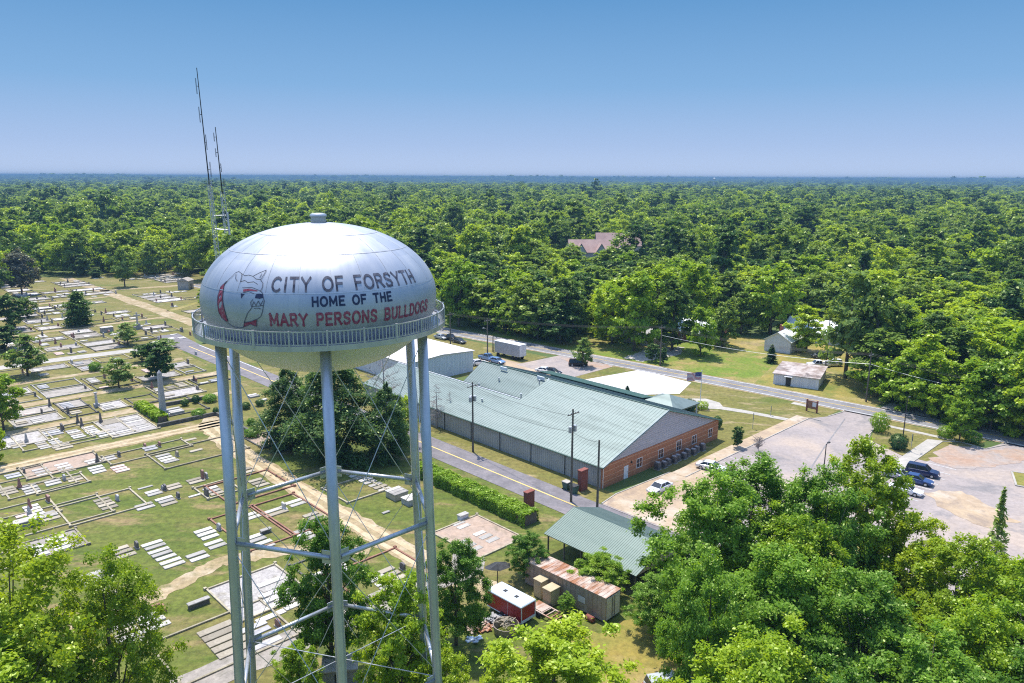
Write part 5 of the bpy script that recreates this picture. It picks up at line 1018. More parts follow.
g_ = ground(497.5, 585); t = thing('black_awning', (g_[0], g_[1], 0), R_(20), 'black folded canopy on a post behind the red trailer', 'canopy'); mb = MB(); mb.tube([(0, 0, 0), (0, 0, 2.5)], .05, 6); obj('post', mb, 'dark', t)
mb = MB(); 
for k in range(8):
    a0, a1 = k*math.pi/4, (k+1)*math.pi/4; r0, r1 = 1.5*(1+.2*(k % 2)), 1.5*(1+.2*((k+1) % 2)); mb.poly([(0, 0, 2.75), (r0*math.cos(a0), r0*.55*math.sin(a0), 2.2+.15*(k % 3)), (r1*math.cos(a1), r1*.55*math.sin(a1), 2.2+.15*((k+1) % 3))])
obj('cover', mb, 'dark', t)

# ================================================================= HEDGES
def hedge(name, a0, a1, b, w_, h, n, label, mat, ls=.2):
    r = np.random.default_rng(int(a0*10)+5); L_ = abs(a1-a0); P = np.empty((n, 3)); P[:, 1] = r.uniform(-L_/2, L_/2, n); s = r.uniform(0, 1, n); side = r.integers(0, 4, n)
    yy = P[:, 1]; wob = .12*np.sin(yy*1.3)+.1*np.sin(yy*3.1+1)
    P[:, 0] = np.where(side == 0, -w_/2-wob, np.where(side == 1, w_/2+wob, r.uniform(-w_/2, w_/2, n))); P[:, 2] = np.where(side < 2, s*h, h+wob*.8+r.normal(size=n)*.06)
    P += r.normal(size=P.shape)*.07; P[:, 2] = np.maximum(P[:, 2], .05); out = np.zeros((n, 3)); out[:, 0] = np.sign(P[:, 0])*(side < 2); out[:, 2] = (side >= 2)
    tint = np.clip(.5+.35*np.sin(yy*.9)*np.cos(yy*.37+P[:, 0])+r.normal(size=n)*.2, 0, 1)
    p = tw((a0+a1)/2, b); t = thing(name, (p[0], p[1], 0), TA, label, 'hedge'); o = bpy.data.objects.new('foliage', leaf_mesh('foliage', P, ls, tint, out=out*2, mat=mat, seed=3)); COL.objects.link(o); o.parent = t
    mb = MB(); mb.box(-w_/2+.15, w_/2-.15, -L_/2+.1, L_/2-.1, 0, h-.2); obj('inner_stems', mb, 'bark', t)
hedge('hedge', 24, -1, -16.2, 2.6, 1.7, 22000, 'long bright green clipped hedge along the street verge', 'lf_bright', .22)
hedge('hedge', 90.2, 77.8, -36.4, 2.0, 1.3, 5200, 'short bright green hedge left of the obelisk', 'lf_bright', .24)

# ================================================================= VEHICLES (local +x = forward)
def car(x, y, rz, paint, label, kind='sedan', group=None):
    t = thing('parked_'+{'sedan': 'car', 'suv': 'suv', 'pickup': 'pickup'}[kind], (x, y, Z+.04), rz, label, {'sedan': 'car', 'suv': 'car', 'pickup': 'pickup truck'}[kind], group)
    W = .9
    if kind == 'sedan': L, hood, deck, top, z1 = 2.4, .78, .92, 1.44, .0; cab = [(-1.75, .90), (-1.05, 1.38), (.35, 1.42), (1.15, .88)]
    elif kind == 'suv': L, hood, deck, top = 2.4, 1.0, 1.0, 1.75; cab = [(-2.25, 1.0), (-2.05, 1.68), (.4, 1.72), (1.2, 1.0)]
    else: L, hood, deck, top = 2.8, 1.05, 1.0, 1.8; cab = [(-.75, 1.02), (-.55, 1.72), (.65, 1.75), (1.3, 1.05)]
    # body: lofted rings along the length
    st_ = [(-L, .40, .62, W*.86), (-L+.1, .30, deck-.08, W*.95), (-L*.6, .24, deck, W), (-L*.1, .22, deck+.01, W), (L*.35, .22, (deck+hood)/2+.04, W), (L*.72, .24, hood, W*.98), (L-.15, .28, hood-.12, W*.93), (L, .38, .6, W*.8)]
    mb = MB(); n0 = 0
    for (xx, zb, zt, w_) in st_: mb.v += [(xx, -w_*.92, zb), (xx, -w_, zb+(zt-zb)*.45), (xx, -w_*.96, zt-.05), (xx, -w_*.84, zt), (xx, w_*.84, zt), (xx, w_*.96, zt-.05), (xx, w_, zb+(zt-zb)*.45), (xx, w_*.92, zb)]
    for i in range(len(st_)-1):
        for k in range(8): j = (k+1) % 8; mb.f.append((i*8+k, (i+1)*8+k, (i+1)*8+j, i*8+j)); mb.m.append(0)
    mb.f.append(tuple(range(8))); mb.m.append(0); mb.f.append(tuple(len(mb.v)-1-k for k in range(8))); mb.m.append(0)
    if kind == 'pickup': mb.box(-2.7, -.85, -.72, .72, 1.002, 1.012, 1)
    body = obj('body', mb, ['car_'+paint, 'rubber'], t)
    mb = MB(); g = MB(); (x0, z0), (x1, z1), (x2, z2), (x3, z3) = cab; w0, w1 = W*.9, W*.70
    g.hexa([(x0, -w0, z0-.06), (x3, -w0, z3-.06), (x3, w0, z3-.06), (x0, w0, z0-.06), (x1, -w1, z1-.03), (x2, -w1, z2-.03), (x2, w1, z2-.03), (x1, w1, z1-.03)])
    mb.hexa([(x1-.06, -w1-.02, z1-.05), (x2+.06, -w1-.02, z2-.05), (x2+.06, w1+.02, z2-.05), (x1-.06, w1+.02, z1-.05), (x1, -w1+.05, z1+.02), (x2-.05, -w1+.05, z2+.02), (x2-.05, w1-.05, z2+.02), (x1, w1-.05, z1+.02)])
    for s in (-1, 1):
        for (xa, za, xb, zb) in ((x0, z0, x1, z1), (x3, z3, x2, z2), ((x0+x3)/2-.1, z0, (x1+x2)/2-.05, z1)): mb.tube([(xa, s*(w0+.005), za-.04), (xb, s*(w1+.01), zb-.03)], .045, 4)
    obj('cabin_roof', mb, 'car_'+paint, t); obj('windows', g, 'car_glass', t)
    for sx in (-L*.6, L*.62):
        for s in (-1, 1):
            mb = MB(); mb.tube([(sx, s*(W-.2), .33), (sx, s*(W+.01), .33)], .33, 16); wl = obj('wheel', mb, 'rubber', t); mb = MB(); mb.tube([(sx, s*(W+.011), .33), (sx, s*(W+.02), .33)], .2, 10); obj('rim', mb, 'galv', wl)
    for s in (-1, 1): mb = MB(); mb.box(L-.16, L-.02, s*.62-.16, s*.62+.16, .6, .72); obj('headlight', mb, 'white_metal', t); mb = MB(); mb.box(-L-.01, -L+.1, s*.62-.15, s*.62+.15, .62, .76); obj('tail_light', mb, 'red_paint', t)
    return t
def car_px(px, py, rz, paint, label, kind='sedan', dz=0): g_ = ground(px, py); return car(g_[0], g_[1], rz, paint, label, kind)
car_px(659.5, 491, TA+math.pi, 'white', 'white sedan parked on the tan pavement before the brick wall')
car_px(922, 475, TA-math.pi/2+.12, 'navy', 'dark blue car, upper of two in the right car park', 'suv')
car_px(915.5, 483, TA-math.pi/2+.12, 'blue', 'dark blue car, lower of two in the right car park', 'sedan')
car_px(905, 493, TA-math.pi/2+.1, 'white', 'white car hidden by leaves next to the two blue cars')
car_px(884, 503, TA-math.pi/2+.1, 'white', 'white van like car behind the yellow green tree', 'suv')
car_px(898, 478, TA-math.pi/2+.1, 'silver', 'silver car half hidden left of the two blue cars')
car_px(711, 470, TA-math.pi/2+.2, 'white', 'white car mostly hidden by the oak crown near the walkway')
car_px(578, 366, R_(-4), 'black', 'dark sports utility car beside the small tree on the driveway', 'suv')
car_px(487.5, 360, R_(-44), 'lightblue', 'light blue pickup truck parked before the white box trailer', 'pickup')
car_px(497, 363, R_(-44), 'lightblue', 'blue car parked just right of the light blue pickup', 'sedan')
car_px(478, 365, R_(30), 'white', 'white car partly behind the green roof corner', 'sedan')
car_px(545, 373, R_(-30), 'white', 'white car peeping over the green roof ridge', 'sedan')
car_px(552, 374, R_(-30), 'black', 'black car next to the white one behind the green roof ridge', 'sedan')
car_px(441, 339, R_(-44), 'silver', 'silver car on the grass right of the tank railing', 'sedan')
car_px(450, 340, R_(-44), 'black', 'black pickup truck in the row on the roadside grass', 'pickup')
car_px(459, 343, R_(-44), 'darkgrey', 'dark grey car at the right end of the roadside row', 'sedan')
car_px(818, 367, R_(180), 'white', 'white pickup truck behind the low white shed', 'pickup')
car_px(832, 366, R_(180), 'white', 'white car to the right behind the low white shed', 'suv')
car_px(821, 358, R_(180), 'darkgrey', 'dark car further back behind the white pickup truck', 'suv')
car_px(670, 692, R_(12), 'silver', 'pale car cut by the bottom edge of the picture', 'suv')
g_ = ground(494.5, 355.5); t = thing('box_trailer', (g_[0], g_[1], 0), R_(-44), 'white roofed grey box trailer on the grass behind the green roof', 'trailer')
mb = MB(); mb.box(0, 9., 0, 2.6, 1.0, 4.0)
for i in range(15): mb.box(.3+i*.6, .36+i*.6, -.02, -.001, 1.05, 3.9)
obj('body', mb, 'siding', t); mb = MB(); mb.box(-.05, 9.05, -.05, 2.65, 4.0, 4.1); obj('roof', mb, 'white_metal', t)
for k in (0, 1): mb = MB(); mb.box(9.001, 9.04, .08+k*1.25, 1.27+k*1.25, 1.05, 3.9); obj('door', mb, 'white_metal', t)
for xx in (1.2, 6.6, 7.7):
    for yy in (0, 2.3): mb = MB(); mb.tube([(xx, yy, .5), (xx, yy+.3, .5)], .5, 14); obj('wheel', mb, 'rubber', t)

# ================================================================= POLES, WIRES, LAMPS, SIGNS, FLAG
def utility_pole(px, py, pyt, label, arms=1, trans=0, rz=TA, lamp=False):
    g_ = ground(px, py); H = height_of(px, py, pyt); t = thing('utility_pole', (g_[0], g_[1], 0), rz, label, 'utility pole')
    mb = MB(); mb.tube([(0, 0, -.2), (0, 0, H)], [.19, .12], 10); obj('pole', mb, 'wood', t)
    for k in range(arms):
        z = H-.7-k*.9; mb = MB(); mb.box(-1.2, 1.2, -.16, -.04, z-.06, z+.06); a_ = obj('crossarm', mb, 'wood', t)
        for x in (-1.1, -.45, .45, 1.1): mb = MB(); mb.lathe([(.05, z+.06), (.07, z+.12), (.04, z+.22)], 8, cx=x, cy=-.1); obj('insulator', mb, 'galv', a_)
    for k in range(trans): an = [0, math.pi, math.pi/2][k]; mb = MB(); mb.lathe([(.01, H-3.4), (.26, H-3.4), (.26, H-2.55), (.2, H-2.48), (.01, H-2.48)], 12, cx=.5*math.cos(an), cy=.5*math.sin(an)); obj('transformer', mb, 'galv', t)
    if lamp: mb = MB(); mb.tube([(0, 0, H-3), (-1.2, 0, H-2.4)], .03, 5); mb.box(-1.6, -1.1, -.12, .12, H-2.5, H-2.36); obj('lamp_arm', mb, 'galv', t)
    return np.array([g_[0], g_[1], H])
U = []
U.append(utility_pole(571, 502, 409, 'tall wooden pole with equipment between hedge end and brick pier', 1, 2))
U.append(utility_pole(473, 452, 382, 'wooden pole with transformers near the middle of the grey wall', 1, 3))
U.append(utility_pole(597, 515, 440, 'plain dark wooden pole at the street corner of the hall', 0, 0))
U.append(utility_pole(487.5, 360, 318, 'wooden pole with lamp behind the left end of the green roof', 1, 0, lamp=True))
U.append(utility_pole(493, 352, 336, 'short thin pole beside the white box trailer', 0, 0))
U.append(utility_pole(450.5, 350, 312, 'thin pole rising from the roadside grass near the tank railing', 1, 0))
U.append(utility_pole(866, 402, 352, 'wooden pole at the roadside before the green wall of vines', 1, 0))
U.append(utility_pole(1060, 452, 392, 'wooden pole beyond the right picture edge', 1, 0))
U.append(utility_pole(660, 366, 325, 'wooden pole among the roadside trees', 1, 0))
U.append(utility_pole(825, 372, 318, 'dark pole standing behind the low white shed', 0, 0))
def wire(p, q, off, label, sag=.6, r=.022):
    mb = MB(); d = Vector(q)-Vector(p); n = Vector((-d.y, d.x, 0)).normalized()*off; pts = []
    for i in range(13): s = i/12; pts.append(Vector(p).lerp(Vector(q), s)+n-Vector((0, 0, 4*sag*s*(1-s))))
    mb.tube(pts, r, 4, cap=False); o = obj('power_line', mb, 'galv' if r > .03 else 'dark'); tag(o, label, 'wire', 'overhead wires, '+label)
far_l = tw(118, 0); 
for off in (-1.0, 0, 1.0):
    wire(U[5]-[0, 0, .5], U[8]-[0, 0, .5], off, 'overhead wire along the far roadside trees', 1.2, .022); wire(U[8]-[0, 0, .5], U[6]-[0, 0, .5], off, 'overhead wire above the low white shed', 1.2, .024); wire(U[6]-[0, 0, .5], U[7]-[0, 0, .5], off, 'overhead wire in front of the vine covered trees', .8, .024)
wire(U[8]-[0, 0, 2.6], U[6]-[0, 0, 2.6], .1, 'thick lower cable above the low white shed', 1.0, .035); wire(U[6]-[0, 0, 2.6], U[7]-[0, 0, 2.6], .1, 'thick lower cable before the vine covered trees', .8, .035)
wire(U[1]-[0, 0, 1], U[0]-[0, 0, 1.2], .4, 'overhead wire crossing in front of the green roof', .5); wire(U[1]-[0, 0, 3.2], U[0]-[0, 0, 3.4], 0, 'lower wire crossing in front of the green roof', .7); wire(U[0]-[0, 0, 3.4], U[2]-[0, 0, .3], 0, 'short wire between the two poles at the hall corner', .3)
wire((*far_l, 11), U[1]-[0, 0, 1], .4, 'wire running from the left to the transformer pole', .8)
def lamp_post(px, py, pyt, label, arm=1):
    g_ = ground(px, py); H = height_of(px, py, pyt); t = thing('street_lamp', (g_[0], g_[1], 0), TA, label, 'street lamp'); mb = MB(); mb.tube([(0, 0, 0), (0, 0, H)], [.11, .07], 8); obj('pole', mb, 'dark', t)
    mb = MB(); mb.tube([(0, 0, H-.1), (.9*arm, 0, H)], .04, 5); obj('arm', mb, 'dark', t); mb = MB(); mb.bevbox(min(.6*arm, 1.2*arm), max(.6*arm, 1.2*arm), -.16, .16, H-.03, H+.11, .03); obj('lamp_head', mb, 'dark', t)
lamp_post(901.5, 449, 398, 'dark street lamp on the lawn between the two car parks')
lamp_post(823, 478, 444, 'double bend lamp at the lower end of the left car park')
lamp_post(768, 462, 453, 'short dark lamp post seen above the grove') if False else None
for i, (x, y, yt) in enumerate(((752.5, 429, 413), (770.5, 416, 406), (911, 448, 434))):
    g_ = ground(x, y); H = height_of(x, y, yt); t = thing('sign_post', (g_[0], g_[1], 0), TA+.6, ['green sign plate on a post beside the walkway end', 'thin green sign post on the front lawn', 'thin marker post right of the street lamp'][i], 'sign'); mb = MB(); mb.tube([(0, 0, 0), (0, 0, H)], .05, 6); obj('post', mb, 'galv', t); mb = MB(); mb.box(-.22, .22, -.06, -.052, H-1.3, H); obj('plate', mb, 'roof_green_dk', t)
g_ = ground(811.5, 412); t = thing('entrance_sign', (g_[0], g_[1], 0), TA+math.pi/2, 'brown sign board on the lawn where the car park meets the road', 'sign')
mb = MB(); mb.box(-.95, .95, -.1, .1, .7, 2.3); obj('board', mb, 'kerb_brown', t); mb = MB(); mb.box(-.9, -.1, .121, .14, 1.2, 2.1); mb.box(-.9, -.1, -.14, -.121, 1.2, 2.1); obj('panel', mb, 'white_wall', t)
for s in (-1, 1): mb = MB(); mb.box(s*1.05-.1, s*1.05+.1, -.2, .2, 0, 2.5); obj('pier', mb, 'brick_dark', t)
g_ = ground(700, 405); fh = height_of(700, 405, 371); t = thing('flagpole', (g_[0], g_[1], 0), 0, 'white flagpole beside the curved walkway', 'flagpole'); mb = MB(); mb.tube([(0, 0, 0), (0, 0, fh)], [.08, .05], 10); obj('pole', mb, 'white_metal', t); mb = MB(); mb.lathe([(.001, fh+.22), (.09, fh+.16), (.11, fh+.1), (.08, fh+.02)], 10); obj('finial', mb, 'galv', t)
M['flag_red'] = pm('flag_red', (.45, .02, .04)); M['flag_white'] = pm('flag_white', (.8, .8, .8)); M['flag_blue'] = pm('flag_blue', (.03, .04, .2))
mb = MB(); FW, FH = 3.0, 1.7
def fp(u, v, o=0): return (g_[0]-.07-u*FW*.96, g_[1]+.32*math.sin(u*7)*(.25+u)+o, fh-.25-v*FH-.28*u*u)
for k in range(13):
    for j in range(14): u0, u1 = j/14, (j+1)/14; mb.quad(fp(u0, k/13), fp(u1, k/13), fp(u1, (k+1)/13), fp(u0, (k+1)/13), k % 2)
for s in (-.015, .015):
    for j in range(6): u0, u1 = j/14, (j+1)/14; mb.quad(fp(u0, 0, s), fp(u1, 0, s), fp(u1, 7/13, s), fp(u0, 7/13, s), 2)
    for r in range(9):
        for c in range(6 if r % 2 == 0 else 5):
            u = (.03+(c+.5*(r % 2))*.068)*1.; v = .035+r*.055
            mb.poly([fp(u+.011*math.cos(math.pi/2+i*math.pi/5)*(1 if i % 2 == 0 else .4), v+.019*math.sin(math.pi/2+i*math.pi/5)*(1 if i % 2 == 0 else .4), s*1.6) for i in range(10)], 1)
tag(obj('flag', mb, ['flag_red', 'flag_white', 'flag_blue']), 'American flag with stars and stripes flying left from the pole', 'flag')

# ================================================================= CEMETERY
random.seed(21)
NSL = [0]; NST = [0]
STUFF = MB()
def slab(a, b, L_=2.1, w_=.85, h=.16, mat='marble', label='', grp='', yaw=0., head=False):
    """one grave slab: long axis across the rows (b direction)"""
    p = tw(a, b)
    if NSL[0] >= 296:
        c, s = math.cos(TA+yaw), math.sin(TA+yaw); q = [(p[0]+x*c-y*s, p[1]+x*s+y*c) for x, y in ((-L_/2, -w_/2), (L_/2, -w_/2), (L_/2, w_/2), (-L_/2, w_/2))]
        STUFF.hexa([(x, y, .03) for x, y in q]+[(x, y, h) for x, y in q]); NST[0] += 1; return
    NSL[0] += 1; mb = MB(); mb.bevbox(-L_/2, L_/2, -w_/2, w_/2, 0, h, .03); o = obj('grave_slab', mb, mat, loc=(p[0], p[1], 0), rz=TA+yaw); tag(o, label, 'grave slab', grp)
HL = {}
def headstone(a, b, w_=.8, h=.8, mat='granite', label='', kind=0, cat='headstone'):
    p = tw(a, b); t = thing('headstone', (p[0], p[1], 0), TA+math.pi/2+random.uniform(-.05, .05), label, cat, label); d = .13
    mb = MB(); mb.bevbox(-w_/2-.12, w_/2+.12, -d-.1, d+.1, 0, .18, .03); obj('base', mb, 'tanstone', t); mb = MB()
    if kind == 0:    # arched top
        P_ = [(-w_/2, .18), (w_/2, .18)]+[(w_/2*math.cos(x), h-.25+.25*math.sin(x)) for x in np.linspace(0, math.pi, 9)]
        n0 = len(mb.v); mb.v += [(x, -d, z) for x, z in P_]+[(x, d, z) for x, z in P_]; m_ = len(P_); mb.f.append(tuple(range(m_))); mb.f.append(tuple(2*m_-1-i for i in range(m_))); mb.m += [0, 0]
        for i in range(m_): j = (i+1) % m_; mb.f.append((j, i, i+m_, j+m_)); mb.m.append(0)
    else:            # tapered shaft with pointed cap
        mb.box(-.28, .28, -.28, .28, .18, .6); mb.hexa([(-.2, -.2, .6), (.2, -.2, .6), (.2, .2, .6), (-.2, .2, .6), (-.13, -.13, h), (.13, -.13, h), (.13, .13, h), (-.13, .13, h)]); mb.hexa([(-.13, -.13, h), (.13, -.13, h), (.13, .13, h), (-.13, .13, h), (-.01, -.01, h+.25), (.01, -.01, h+.25), (.01, .01, h+.25), (-.01, .01, h+.25)])
    obj('stone', mb, mat, t)
def lot(a0, a1, b0, b1, m='kerb', pad=None, label='', h=.22, w_=.22, open_=''):
    p = tw((a0+a1)/2, (b0+b1)/2); t = thing('burial_plot', (p[0], p[1], 0), TA, label, 'burial plot', label); A_, B_ = abs(a1-a0)/2, abs(b1-b0)/2
    h += random.uniform(-.03, .03)
    mb = MB(); mb.box(-B_, B_, -A_, -A_+w_, 0, h); mb.box(-B_, B_, A_-w_, A_, 0, h); mb.box(-B_, -B_+w_, -A_+w_, A_-w_, 0, h-.004); mb.box(B_-w_, B_, -A_+w_, A_-w_, 0, h-.004)
    for x in (-B_, B_):
        for y in (-A_, A_): mb.box(x-.17, x+.17, y-.17, y+.17, 0, h+.12)
    obj('kerb', mb, m, t)
    if pad: mb = MB(); mb.box(-B_+w_, B_-w_, -A_+w_, A_-w_, 0, random.uniform(.05, .09)); obj('pad', mb, pad, t)
def row(px, py, n, mat, what, L_=2.1, w_=.85, step=1.22, h=.16, cols=1, colstep=2.5, hs=None, hk=0):
    """n slabs side by side starting at the uppermost one; px,py = its middle"""
    a, b = ab(px, py)
    for c in range(cols):
        for k in range(n): slab(a-k*step+random.uniform(-.05, .05), b+c*colstep+random.uniform(-.08, .08), L_*random.uniform(.94, 1.04), w_, h*random.uniform(.8, 1.2), mat if random.random() < .9 else 'tanstone', what, what)
    if hs: headstone(a-step*(n-1)/2, b+L_/2+.5+(cols-1)*colstep, .9, 1.0 if hk == 0 else 1.5, hs, 'headstone by the '+what, hk)
W7 = [
 (151.5, 544, 7, 'marble', 'white slabs in the long row on the open lawn left of the tower', dict(w_=.8, step=1.25, L_=2.5)),
 (120.5, 549, 3, 'tanstone', 'tan slabs just right of the loose yellow green tree', dict(hs='headstone_dark')),
 (143, 505.5, 2, 'marble', 'pair of white slabs on the lawn above the long row', dict(L_=2.3)),
 (163.5, 499, 3, 'marble', 'three white slabs with a dark headstone on the lawn', dict(L_=2.3, hs='headstone_dark')),
 (152.5, 492, 2, 'marble', 'pair of pale slabs left above the three white slabs', dict(hs='headstone_dark')),
 (172, 486, 2, 'tanstone', 'pair of dull slabs in the middle of the lawn', {}),
 (145, 488, 1, 'marble', 'single narrow slab in the middle of the lawn', dict(w_=.5)),
 (194, 480, 2, 'tanstone', 'pair of tan slabs near the left tower legs', dict(L_=2.3, hs='granite')),
 (195.5, 496, 1, 'marble', 'single narrow white slab near the left tower legs', dict(w_=.5)),
 (210, 489, 3, 'marble', 'pale slabs just left of the outer tower leg', {}),
 (203, 531, 3, 'marble', 'white slabs beside the corner of the brown kerbed plot', dict(L_=2.3, hs='granite')),
 (214, 543, 2, 'marble', 'two white slabs below the brown kerb corner', dict(L_=2.3)),
 (196.5, 555, 2, 'marble', 'pair of white slabs right of the long row', dict(L_=2.3)),
 (148, 617, 3, 'marble', 'white slabs in front of the low red brick wall', dict(L_=2.6, step=1.3)),
 (122, 627, 4, 'marble', 'white slabs behind leaves left of the low red brick wall', dict(L_=2.4)),
 (215, 629, 5, 'tanstone', 'wide stone slabs at the foot of the left tower legs', dict(L_=3.6, w_=1.0, step=1.25)),
 (270, 583, 4, 'marble', 'white slabs on the large grey pad inside the tower legs', dict(L_=3.0, step=1.3)),
 (288, 602, 2, 'marble', 'white slabs right below the large grey pad', {}),
 (265, 611, 2, 'marble', 'two white slabs below the large grey pad', dict(L_=3.2, step=1.5)),
 (252, 628, 4, 'granite', 'grey slabs by the brown headstone at the tower foot', dict(L_=3.0, step=1.2, hs='headstone_red')),
 (249, 515, 2, 'marble', 'slabs in the left part of the brown kerbed plot', {}),
 (273, 511, 2, 'marble', 'white slabs left of the small white monument in the brown plot', dict(L_=3.2, step=1.3)),
 (294, 502, 2, 'marble', 'white slabs right of the small white monument in the brown plot', dict(L_=2.6)),
 (300, 532, 3, 'marble', 'three white slabs near the lower right kerb of the brown plot', {}),
 (254, 537, 4, 'marble', 'white slabs in the lower left of the brown kerbed plot', dict(L_=2.3)),
 (311, 515, 3, 'tanstone', 'small slabs at the right corner of the brown kerbed plot', {}),
 (255, 481, 3, 'tanstone', 'weathered slabs above the brown kerbed plot', {}),
 (245, 470, 2, 'tanstone', 'weathered slabs far above the brown kerbed plot', {}),
 (352, 473, 8, 'marble', 'alternating slabs of the row below the huge dark cedar', dict(L_=2.2, step=1.3)),
 (458, 524, 2, 'marble', 'two white slabs in the upper part of the pink paved plot', {}),
 (463, 543, 3, 'marble', 'white slabs in the lower left of the pink paved plot', dict(L_=1.9)),
 (480, 534, 3, 'marble', 'white slabs in the lower right of the pink paved plot', dict(L_=1.9)),
 (377, 579, 3, 'marble', 'slabs by the small bushes right of the rounded tree behind the front leg', {}),
 (386, 571, 3, 'tanstone', 'slabs in the kerbed plot above the bright green tree by the tower', dict(hs='headstone_dark')),
 # between first and second path
 (12, 475, 2, 'granite', 'pair of grey slabs at the left edge below the near path', dict(hs='headstone_dark')),
 (40, 470, 3, 'marble', 'white slabs on the left half of the near pale pad', {}),
 (62, 465, 4, 'marble', 'white slabs on the right half of the near pale pad', dict(cols=1)),
 (52, 482, 2, 'marble', 'pair of white slabs below the near pale pad', dict(hs='granite')),
 (74, 478, 2, 'tanstone', 'pair of tan slabs below the right end of the near pale pad', {}),
 (28, 486, 4, 'marble', 'white slabs in the kerbed plot at the left below the near pad', {}),
 (6, 489, 3, 'tanstone', 'tan slabs at the left edge in the lowest kerbed plot', dict(hs='headstone_red', hk=1)),
 (92, 461, 2, 'marble', 'pair of pale slabs right of the near pale pad', dict(cols=1)),
 (108, 458, 2, 'marble', 'pair of white slabs under the small dark headstones', dict(hs='headstone_dark')),
 (95, 468, 3, 'marble', 'white slabs lower row right of the near pale pad', dict(cols=1)),
 (118, 467, 3, 'pinkstone', 'pink slabs near the middle of the lawn', {}),
 (149, 448, 2, 'granite', 'pair of grey slabs in the kerbed plot below the near path', dict(hs='headstone_red')),
 (163, 456, 4, 'marble', 'four white slabs by the curved kerb in the middle', dict(L_=2.3, hs='tanstone')),
 (190, 440, 1, 'tanstone', 'faded slab on the lawn near the path bend', {}), (196, 451, 1, 'tanstone', 'faded narrow slab close to the left tower legs', {}),
 (46, 514, 3, 'marble', 'white slabs in the kerbed plot beside the big white box tomb', dict(L_=2.4)),
 (25, 516, 1, 'pinkstone', 'pink slab behind the big white box tomb', dict(L_=2.4)),
 (102, 500, 4, 'tanstone', 'brownish slabs in the kerbed plot behind the loose tree', dict(hs='granite')),
 (98, 577, 1, 'marble', 'broad white slab under the loose yellow green tree', dict(L_=3.4, w_=3.0)),
 (104, 590, 3, 'tanstone', 'tan slabs under the loose yellow green tree', {}),
 (14, 442, 4, 'marble', 'white slabs on the pad at the left edge above the near path', dict(cols=1, hs='granite', hk=1)),
 (40, 443, 4, 'marble', 'white slabs in two columns right of the left pad', dict(cols=2, L_=1.7, colstep=2.0)),
 (49, 430, 4, 'granite', 'dark grey slabs above the near path', dict(L_=2.8, hs='headstone_dark')),
 (60, 445, 3, 'tanstone', 'tan slabs by the long kerb above the near path', dict(L_=2.8)),
 (72, 431, 5, 'marble', 'white slabs in the wide group of two columns', dict(cols=2, colstep=2.6)),
 (103, 432, 3, 'marble', 'three white slabs beside the diagonal kerb', dict(L_=2.6)),
 (111, 422, 1, 'marble', 'broad white slab pad right of the two small dark stones', dict(L_=3.6, w_=3.2)),
 (122, 430, 4, 'marble', 'four white slabs of the framed plot below the short hedge', dict(cols=1, L_=2.8)),
 (130, 419, 3, 'marble', 'three white slabs left of the short hedge', dict(cols=1, L_=3.)),
 (140, 425, 3, 'marble', 'white slabs below the short hedge end', {}),
 (155, 413, 2, 'marble', 'two white slabs left of the obelisk foot', {}),
 (173, 411, 3, 'marble', 'three raised slabs right of the obelisk foot', dict(h=.5, L_=2.6)),
 (252, 396, 2, 'marble', 'two raised slabs on the lawn behind the left tower legs', dict(h=.4)),
 (262, 401, 1, 'marble', 'single raised slab near the dark cedars', dict(h=.4)),
]
for (x, y, n, m, lab, kw) in W7: row(x, y, n, m, lab, **kw)
def plotpx(x, y, dA, dB, m, pad, label, **k): a, b = ab(x, y); lot(a-dA/2, a+dA/2, b-dB/2, b+dB/2, m, pad, label, **k)
lot(17.8, 30.3, -47.2, -41.2, 'kerb_brown', None, 'left half of the brown kerbed plot inside the tower legs'); lot(17.8, 30.3, -41.0, -34.6, 'kerb_brown', None, 'right half of the brown kerbed plot inside the tower legs')
plotpx(259, 592, 9, 8.5, 'kerb', 'pad_grey', 'large grey paved plot inside the tower legs'); plotpx(62, 466, 6.5, 11, 'kerb', 'pad_pink', 'near pale paved plot below the first path'); plotpx(478, 536, 9.5, 8, 'kerb', 'pad_pink', 'pink paved plot left of the hedge end')
plotpx(275, 438, 7.5, 8.5, 'kerb_dark', 'pad_pink', 'brown paved plot beside the dark cedars'); plotpx(15, 480, 8, 9, 'kerb', None, 'kerbed plot at the left edge below the near path'); plotpx(38, 484, 8, 9, 'kerb', None, 'kerbed plot with four white slabs at the left')
plotpx(60, 484, 5, 7, 'kerb', None, 'small kerbed plot below the near pale pad'); plotpx(148, 452, 5, 13, 'kerb', None, 'long kerbed plot just below the near path'); plotpx(198, 452, 9, 14, 'kerb', None, 'wide kerbed lawn plot left of the tower legs')
plotpx(58, 516, 8, 12, 'kerb', None, 'kerbed plot around the big white box tomb'); plotpx(102, 507, 8, 10, 'kerb', None, 'kerbed plot right of the loose tree top'); plotpx(380, 574, 8, 10, 'kerb_brown', None, 'brown kerbed plot above the bright green tree'); plotpx(355, 490, 7, 7, 'kerb', None, 'bare kerbed plot below the huge cedar')
plotpx(225, 640, 9, 12, 'kerb', None, 'kerbed plot at the foot of the left tower legs'); plotpx(250, 487, 9, 10, 'kerb_brown', None, 'kerbed plot above the brown kerbed one')
plotpx(15, 441, 8, 9, 'kerb', 'pad_grey', 'gravel plot at the left edge above the near path'); plotpx(52, 437, 11, 11, 'kerb', None, 'large kerbed plot above the near path'); plotpx(90, 432, 11, 12, 'kerb', None, 'wide kerbed plot around two columns of slabs'); plotpx(126, 426, 12, 8, 'kerb', 'pad_grey', 'framed gravel plot left of the short hedge')
plotpx(170, 408, 12, 11, 'kerb_dark', None, 'plot around the obelisk with dark stone edging')
